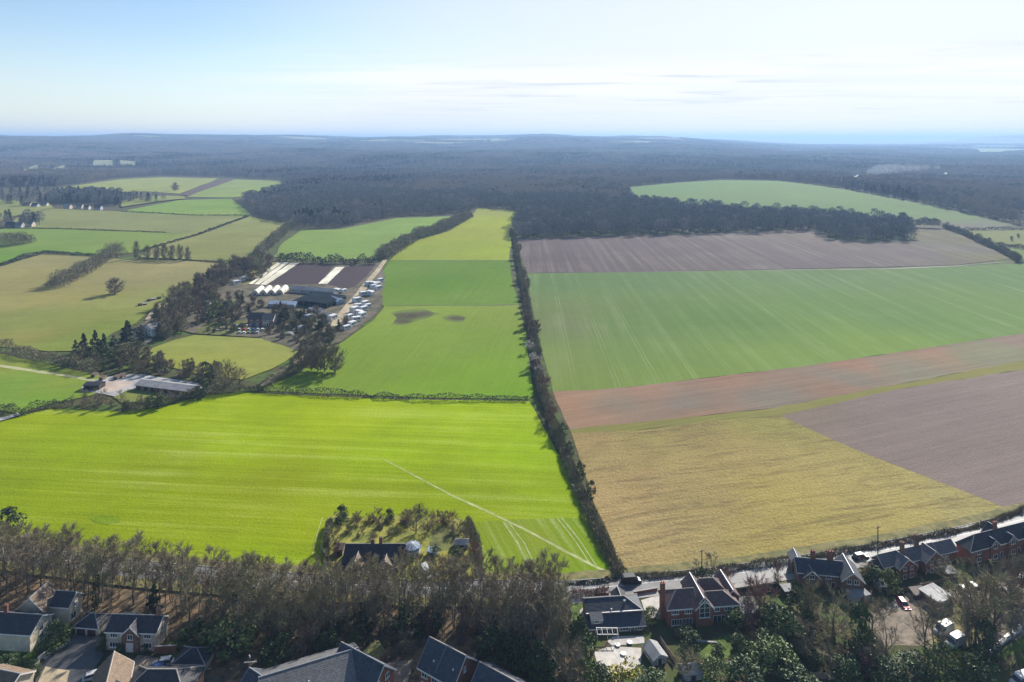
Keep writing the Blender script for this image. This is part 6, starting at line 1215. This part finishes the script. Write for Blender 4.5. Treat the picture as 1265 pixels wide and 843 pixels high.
car(1112, 683, (1150, 675), 'silver', 'car', 'pale car half hidden on the road beyond the brown bush') if False else None
car(1116, 749, (1128, 764), 'red', 'car', 'small red car parked by the gravel ground')
car(1191, 735, (1200, 748), 'black', 'suv', 'black car with a shining roof right of the white roofed garage'); car(1205, 730, (1216, 742), 'grey', 'car', 'grey car beside the black car with shining roof')
car(1166, 782, (1154, 788), 'white', 'van', 'white van on the dry grass, upper one of two'); car(1180, 797, (1167, 803), 'white', 'van', 'white van on the dry grass, lower one of two')
car(1234, 738, (1246, 735), 'red', 'car', 'red car half hidden by bare trees at the right'); car(1246, 733, (1258, 730), 'white', 'car', 'white car right of the half hidden red one')
car(1262, 718, (1270, 710), 'silver', 'car', 'silver car under the terrace at the right edge'); car(1262, 846, (1250, 850), 'white', 'van', 'white van cut by the lower right corner')
car(201, 823, (188, 825), 'white', 'suv', 'white car with dark windows on the drive before the gabled brick house'); car(193, 829, (180, 831), 'blue', 'car', 'blue car before the white car by the gabled brick house')
car(780, 721, (800, 719.5), 'black', 'van', 'dark van at the road end of the central hedge')
car(527, 712, (533, 720), 'white', 'van', 'white van showing through the trees right of the dark roofed house')
car(836, 745, (826, 748), 'silver', 'car', 'silver car on the pale drive left of the big brick house')
car(116, 838, (128, 834), 'white', 'car', 'white car at the bottom of the dark forecourt')
# ------------------------------------------------------------------ poles and wires
def pole(px, py, top, label):
    H = height_at(px, py, top); o = empty('utility_pole', P(px, py), .35, label, 'pole')
    b = MB(); b.tube((0, 0, -.4), (0, 0, H), .17, .12, 8, True); b.build('post', M_POLE, o)
    b = MB(); b.box(-.9, -.06, H - .5, .9, .06, H - .38); b.build('crossarm', M_POLE, o)
    for x in (-.8, 0, .8): b = MB(); b.tube((x, 0, H - .38), (x, 0, H - .2), .05, .03, 6, True); b.build('insulator', M_WHITE, o)
pole(867, 717, 679, 'wooden utility pole by the road above the big brick house'); pole(1084.5, 692, 650, 'wooden utility pole by the road near the dark car')
# ------------------------------------------------------------------ nursery and stables
h, w = front((357, 362), (412, 367), 'barn', 'long barn with a pale roof behind the dark shade house', 'barn')
block(h, 0, w, 0, 6, 3.6, 5.2, 'gx', M_GREYW, M_PALEM, None, None, .4)
for i in range(5): win(h, 'F', w * (i + .5) / 5, 0, 1.2, 2.2, 1.4, 3)
h, w = front((360, 378), (404, 382), 'shade_house', 'large dark netted shade house in the nursery', 'shade house')
b = MB(); b.solid([(0, 0, 3.6), (w, 0, 3.6), (w, 24, 3.9), (0, 24, 3.9), (w / 2, 0, 4.3), (w / 2, 24, 4.6)], [(0, 4, 5, 3), (4, 1, 2, 5)], .06); b.build('net_roof', M_NET, h)
b = MB(); b.box(0, -.03, 0, w, .03, 3.5); b.box(-.03, .04, 0, .03, 24, 3.5); b.box(w - .03, .04, 0, w + .03, 24, 3.5); b.build('net_wall', M_NET, h)
for i in range(7): b = MB(); b.box(w * i / 6 - .06, -.12, 0, w * i / 6 + .06, -.035, 3.7); b.build('post', M_METAL, h)
h, w = along((336, 370.5), (367.5, 371.5), 4.4, 'barn', 'nursery shed with a blue grey sheet roof', 'shed')
block(h, 0, w, -5.5, 2.5, 3.0, 4.4, 'gx', M_BLUEM, M_BLUEM, None, None, .3); door(h, 'F', w * .3, -5.5, 3.4, 2.6, M_WHITE, name='shed_door'); win(h, 'F', w * .65, -5.5, 1.2, 2.4, 1.0, 3)
M_POLY = mat('polythene', (0.62, 0.58, 0.48), (0.5, 0.46, 0.38), .4, .4, .4, local=True)
def tunnel(A, B, length, R_, label):
    a, b_ = P(*A), P(*B); d = b_ - a; w = math.hypot(d.x, d.y); o = empty('polytunnel', (a + b_) / 2, math.atan2(d.y, d.x), label, 'polytunnel', None); Rx = w / 2; n = 10
    def ring(y): return [(-Rx * math.cos(math.pi * i / n), y, R_ * math.sin(math.pi * i / n)) for i in range(n + 1)]
    b = MB(); r0, r1 = ring(0), ring(length); b.v = r0 + r1
    for i in range(n): b.f.append((i, i + 1, n + 2 + i, n + 1 + i)); b.m.append(0)
    b.build('cover', M_POLY, o)
    for y, s in ((.05, -1), (length - .05, 1)):
        b = MB(); b.face([(x, y, z) for x, _, z in ring(y)]); b.build('end_wall', M_POLY, o)
    b = MB(); b.box(-.9, -.08, 0, .9, -.01, 2.1); b.build('door', mat('tunnel_door', (.2, .19, .17), None, 2, .6, local=True) if 'tunnel_door' not in bpy.data.materials else bpy.data.materials['tunnel_door'], o)
    for k in range(5):
        b = MB(); y = length * k / 4; rr = ring(y)
        for i in range(n): b.tube((rr[i][0] * 1.015, y, rr[i][2] * 1.015), (rr[i + 1][0] * 1.015, y, rr[i + 1][2] * 1.015), .06, .06, 4)
        b.build('hoop', M_WHITE, o)
for i in range(4): tunnel((310 + i * 10.2, 366 - i * .3), (319.4 + i * 10.2, 365.8 - i * .3), 17, 4.2, 'white polytunnel in the nursery row, ' + ('leftmost', 'second from the left', 'third from the left', 'rightmost and yellowed')[i])
for A, B, d, he, hr, l, wm, rm, kd in [
    ((324, 404), (337, 404), 8, 4.6, 7.4, 'grey roofed house among trees below the polytunnels', M_PALEB, R_GREY, 'gx'), ((306, 402), (323, 402), 8, 4.2, 7, 'dark roofed house left of the grey roofed one by the nursery', M_BRICKB, R_DARK, 'gx'),
    ((404, 374), (416, 378), 7, 3, 4.4, 'small blue shed right of the shade house', M_BLUEM, M_BLUEM, 'gx'), ((392, 392), (408, 395), 5, 2.6, 3.6, 'long low pale shed beside the nursery lane', M_GREYW, M_PALEM, 'gx'), ((380, 388), (393, 389), 6, 2.8, 3.8, 'blue roofed shed below the shade house', M_BLUEM, M_BLUEM, 'gx'), ((372, 398), (384, 400), 4, 2.4, 3.2, 'low brown shed below the shade house', M_DARKW, R_BROWN, 'gx'),
    ((176, 415), (188, 417), 8, 4.6, 7.4, 'white fronted cottage beside the narrow cypress', M_WHITE, R_GREY, 'gy'), ((189, 411), (199, 411), 6, 3, 5, 'brown roofed wing of the white fronted cottage', M_BRICKB, R_BROWN, 'gx'), ((165, 418), (170, 419), 6, 4, 6, 'pinkish house between the broad conifer and the cypress', M_PALEB, R_BROWN, 'gx'), ((250, 378), (258, 378), 5, 2.4, 3.4, 'pale shed in the wood left of the nursery', M_WHITE, M_PALEM, 'gx')]:
    h, w = front(A, B, 'shed' if 'shed' in l else 'house', l, 'shed' if 'shed' in l else 'house'); block(h, 0, w, 0, d, he, hr, kd, wm, rm, None, None, .3)
    for u in (.28, .72): win(h, 'F', w * u, 0, .9, 1.3, 1.1); (he > 4 and win(h, 'F', w * u, 0, 3.0, 1.2, 1.1))
    door(h, 'F', w * .5, 0, .95, 2.0, M_DARKW)
h, w = along((175, 468.5), (241, 476.5), 4.0, 'stable', 'long stable block with a pale roof and brown front', 'stable')
wall_part(h, 0, w, -3.4, 3.4, 2.8, 4.0, 'gx', M_BRICKB); roof_part(h, 0, w, -3.4, 3.4, 2.8, 4.0, 'gx', M_PALEM, None, None, .6)
for i in range(8): door(h, 'F', w * (i + .5) / 8, -3.4, 1.3, 2.1, M_DARKW, M_DARKW, name='stable_door')
h, w = front((103, 483), (122, 483), 'field_shelter', 'dark open field shelter at the left of the stable yard', 'shelter'); block(h, 0, w, 0, 5, 2.6, 3.4, 'gx', M_DARKW, R_DARK, None, None, .3); door(h, 'F', w * .3, 0, 1.8, 2.0, M_NET, M_DARKW); door(h, 'F', w * .7, 0, 1.8, 2.0, M_NET, M_DARKW)
for i, (x, y) in enumerate([(112, 467), (122, 471), (140, 470), (146, 468)]): shed((x, y), (x + 5, y + .4), 2.2, 1.8, 2.3, ['little brown hut on the pale track', 'little brown hut at the yard corner', 'small hut on the yard edge, left of two', 'small hut on the yard edge, right of two'][i], M_FENCE, R_BROWN, 'lean', 'hut', 'hut')
for i, (x, y) in enumerate([(173, 379), (179, 378), (184, 373.5), (189.5, 372), (196.5, 370.5)]): shed((x - 2.4, y), (x + 2.4, y - .6), 2.0, 1.5, 1.9, 'small dark animal ark on the tan pasture, ' + ['leftmost of the line of five', 'second from the left of five', 'middle of five', 'second from the right of five', 'rightmost of five'][i], M_DARKW, M_GREYW if i in (1, 3) else R_DARK, 'gx', 'animal_ark', 'animal shelter', dr=False)
# caravans and stalls by the lane
M_CARAV = paint('caravan_white', (.6, .59, .57))
def caravan(proto_=[None]):
    if proto_[0] is None:
        b = MB(); pr = [(-2.2, .45), (2.0, .45), (2.25, .9), (2.2, 1.9), (1.8, 2.45), (-1.7, 2.5), (-2.2, 2.2)]; b.prism(pr, 'y', -1.05, 1.05); g = MB(); g.box(-1.4, -1.075, 1.35, -.4, 1.075, 1.95); g.box(.5, -1.075, 1.35, 1.5, 1.075, 1.95)
        dd = MB(); dd.box(-.25, -1.08, .55, .35, -1.052, 2.2); wh = MB(); wh.tube((0, -1.07, .3), (0, -.85, .3), .3, .3, 10, True); wh.tube((0, .85, .3), (0, 1.07, .3), .3, .3, 10, True)
        proto_[0] = (b.mesh('body', M_CARAV), g.mesh('windows', M_GLASS), dd.mesh('door', M_GREYW), wh.mesh('wheels', M_TYRE))
    return proto_[0]
CV = [((455, 353), 'single white caravan at the top of the lane, leftmost'), ((460.5, 354), 'greyish caravan second in the top group beside the lane'), ((466.5, 354), 'white caravan at the top right of the group by the meadow'), ((467, 359), 'white caravan below the topmost one at the meadow edge'), ((449, 366), 'white caravan beside the sandy lane, left of two'), ((457, 365.5), 'white caravan beside the sandy lane, right of two'), ((441, 374), 'bluish white caravan on the dark hard standing'), ((442, 381), 'white caravan at the left of the lower caravans'), ((454, 381), 'white caravan at the meadow corner of the lower group'), ((449, 385), 'white caravan second down the meadow edge'), ((443, 390), 'white caravan third down the meadow edge'), ((447, 393), 'white caravan fourth down the meadow edge'), ((440, 398), 'white caravan fifth down the meadow edge'), ((435, 404), 'white caravan at the lowest end of the meadow edge'), ((416, 362), 'white caravan right of the long pale barn'), ((425, 362), 'white caravan left of the lane by the dark plot'), ((383, 396), 'white caravan below the shade house'), ((462, 357), 'white caravan in the middle of the top group'), ((470, 349), 'white caravan highest beside the meadow'), ((451, 378), 'white caravan between the two middle groups'), ((438, 386), 'white caravan left of the meadow edge row'), ((432, 394), 'white caravan lower left on the dark hard standing'), ((428, 408), 'white caravan at the bottom corner by the hedge'), ((411, 396), 'white caravan at the lower end of the lane'), ((398, 402), 'white caravan among the lower nursery sheds'), ((372, 410), 'white caravan in the scrub under the nursery'), ((300, 348), 'white caravan under the trees left of the fleece strips'), ((292, 352), 'second white caravan under the trees left of the fleece strips')]
for i, ((x, y), l) in enumerate(CV):
    o = empty('caravan', P(x, y), rnd.choice((.9, 1.0, 1.1, 2.5, .5)), l, 'caravan', 'caravans around the nursery lane')
    for nm, me in zip(('body', 'windows', 'door', 'wheels'), caravan()): mesh_obj(nm, me, o)
    s = rnd.uniform(1.2, 1.65); o.scale = (s, s, s)
# parked cars in the nursery
cols = ['white', 'black', 'silver', 'red', 'grey', 'blue', 'white', 'cream']
k_ = 0
for r_, (xa, xb, y) in enumerate([(292, 322, 404), (290, 330, 408.5), (296, 318, 412.5)]):
    n = 8 if r_ < 2 else 5
    for i in range(n):
        x = xa + (xb - xa) * i / (n - 1); c_ = cols[(k_ * 5 + r_) % 8]; k_ += 1; cn = {'cream': 'cream coloured', 'white': 'white'}.get(c_, c_)
        car(x, y, (x + .5, y - 3), c_, 'car', '%s car parked in the %s row of the nursery car park' % (cn, ('upper', 'middle', 'lower')[r_]), group='%s cars in the %s row of the nursery car park' % (cn, ('upper', 'middle', 'lower')[r_]))
ring = empty('garden_arch', P(356, 418), .2, 'white curved hoop frame standing among plants of the nursery', 'hoop frame')
for k in range(3):
    b = MB(); 
    for i in range(8): a0, a1 = math.pi * i / 8, math.pi * (i + 1) / 8; b.tube((3.2 * math.cos(a0), k * 1.5, 3 * math.sin(a0)), (3.2 * math.cos(a1), k * 1.5, 3 * math.sin(a1)), .16, .16, 5)
    b.build('hoop', M_WHITE, ring)
# plants on benches: pale low rows of pots
for i, (x, y, wv) in enumerate([(272, 407, 10), (264, 410, 8), (280, 411, 9)]):
    a = P(x, y); o = empty('plant_bench', a, .05, ['pale plant bench left of the nursery car park', 'lower left plant bench by the nursery car park', 'plant bench touching the nursery car park'][i], 'plant bench')
    b = MB(); b.box(0, 0, .6, 5, 1.4, .75); b.build('bench_top', M_CONC, o)
    for j in range(12): b = MB(); b.tube((.3 + (j % 6) * .85, .35 + (j // 6) * .7, .75), (.3 + (j % 6) * .85, .35 + (j // 6) * .7, 1.2), .2, .32, 7, True); b.build('plant_pot', (M_WHITE, M_POT, M_LEAFY, M_LEAFL)[(i + j) % 4], o)
# --- far hamlet
for i, (x, y, wp, l, wm, rm) in enumerate([(1, 247, 7, 'pale house at the left edge by the far wood', M_PALEB, R_GREY), (28, 256, 10, 'grey roofed house of the hamlet, leftmost of its row', M_PALEB, R_GREY), (38, 257, 9, 'pale walled house of the hamlet with a dark roof', M_GREYW, R_DARK), (50, 256, 8, 'pale roofed house of the hamlet by the tree clump', M_PALEB, R_GREY), (78, 258.5, 9, 'low pale house before the left end of the dark tree clump', M_PALEB, M_PALEM), (94, 258, 8, 'pale gabled house before the dark tree clump', M_PALEB, R_GREY), (103, 259.5, 7, 'small pale house right of the gabled one', M_PALEB, R_DARK), (116, 260, 9, 'grey house at the right end of the tree clump', M_GREYW, R_DARK), (6, 282, 10, 'dark roofed farm building at the left edge', M_DARKW, R_DARK), (18, 282.5, 9, 'grey farm building right of the dark one at left', M_GREYW, R_GREY), (34, 281, 6, 'small pale farm building at the end of the row', M_PALEB, R_GREY), (1238, 268, 10, 'pale farm roofs beyond the hill field at right', M_PALEB, M_PALEM), (1250, 271, 8, 'pale small farm building right of the pale roofs', M_PALEB, M_PALEM)]):
    p = P(x, y); m = (CH - p.z) / (y - HY); w = wp * m * .85; h = empty('house' if 'house' in l else 'farm_building', p, .1 - .07 * (i % 3), l, 'house' if 'house' in l else 'farm building')
    block(h, 0, w, 0, 8, 4.8, 8.0, 'gx', wm, rm, None, None, .4)
    for u in (.2, .5, .8): win(h, 'F', w * u, 0, 3.0, 1.4, 1.2); win(h, 'F', w * u, 0, .8, 1.4, 1.3)
scatter_trees([(280, 330), (340, 328), (330, 345), (305, 350), (285, 352)], 10, ['field', 'bush'], (6, 11), lab('at the top left of the fleece strips'), grp('by the fleece strips'), 6, 51, (.75, 1.0))
scatter_trees([(326, 380), (352, 380), (420, 400), (430, 400), (418, 412), (330, 412)], 22, ['field', 'bush', 'leafy', 'conifer'], (4, 9), lab('among the nursery sheds'), grp('among the nursery sheds'), 5, 52, (.75, 1.0))
scatter_trees([(240, 398), (262, 398), (300, 400), (300, 414), (250, 414)], 12, ['bush', 'leafy'], (2.5, 5), lab('in the plant display garden'), grp('in the plant display garden'), 5, 53, (.8, 1.1))
scatter_trees([(935, 775), (985, 765), (1050, 790), (1090, 800), (1090, 842), (900, 842), (905, 815)], 26, ['bush', 'bush', 'bush', 'leafy'], (2.5, 5), lab('in the crowded lower right gardens'), grp('in the crowded lower right gardens'), 3.2, 41, (.8, 1.2))
scatter_trees([(1190, 740), (1265, 735), (1330, 720), (1330, 742), (1262, 766), (1216, 803), (1196, 800)], 14, ['belt', 'belt', 'bush'], (8, 13), lab('in the grove of bare trees at the lower right'), grp('in the grove at the lower right'), 3.5, 42, (.4, .55))
scatter_trees([(330, 800), (420, 796), (500, 796), (500, 812), (440, 798), (340, 824)], 12, ['bush', 'leafy'], (1.8, 3.2), lab('on the bank behind the long slate roof'), grp('on the bank behind the long slate roof'), 2.6, 43, (.9, 1.3))
scatter_trees([(600, 800), (700, 815), (722, 842), (650, 842), (620, 818)], 14, ['bush', 'leafy'], (2.2, 4.5), lab('right of the blue roofed houses'), grp('right of the blue roofed houses'), 3, 44, (.9, 1.3))
# ------------------------------------------------------------------ smoke and haze
def vol(name, dens, col, aniso):
    m = bpy.data.materials.new(name); m.use_nodes = True; nt = m.node_tree; nt.nodes.clear(); o = nt.nodes.new('ShaderNodeOutputMaterial'); v = nt.nodes.new('ShaderNodeVolumePrincipled')
    v.inputs['Density'].default_value = dens; v.inputs['Color'].default_value = col + (1,); v.inputs['Anisotropy'].default_value = aniso; nt.links.new(v.outputs[0], o.inputs['Volume']); return m
b = MB(); p = P(1074, 224); n_ = 12; prev = None
bm = bmesh.new()
for k, (dx, z, r_) in enumerate([(0, 4, 9), (2, 10, 12), (5, 16, 15), (10, 22, 18), (18, 26, 20), (29, 29, 21), (42, 31, 20), (58, 32, 19), (76, 33, 17), (96, 34, 15), (118, 34, 13), (142, 35, 11), (168, 35, 9)]):
    geo = bmesh.ops.create_icosphere(bm, subdivisions=3, radius=r_)
    for v in geo['verts']:
        d = v.co.normalized(); v.co = v.co * (1 + .35 * mnoise.noise(d * 1.7 + Vector((k * 3, 0, 0)))); v.co.z *= .62; v.co.x += dx; v.co.z += z
me = bpy.data.meshes.new('smoke'); bm.to_mesh(me); bm.free(); me.materials.append(vol('smoke', .006, (.8, .9, 1), .2))
o = mesh_obj('smoke', me); o.location = p; tag(o, 'thin pale blue smoke drifting over the wood at the right', 'smoke', None, 'stuff')
HAZE = vol('haze', 0.00013, (0.39, 0.605, 0.94), 0.18)
HAZE_TOP = max(v.co.z for v in bpy.data.objects['ground'].data.vertices) + 22; print('haze top', HAZE_TOP, 'lowest', min(v.co.z for v in bpy.data.objects['ground'].data.vertices))
b = MB(); b.box(-37500, -37500, -42, 37500, 37500, HAZE_TOP); o = b.build('haze', HAZE); tag(o, 'thin blue haze over the whole countryside', 'haze', None, 'stuff')
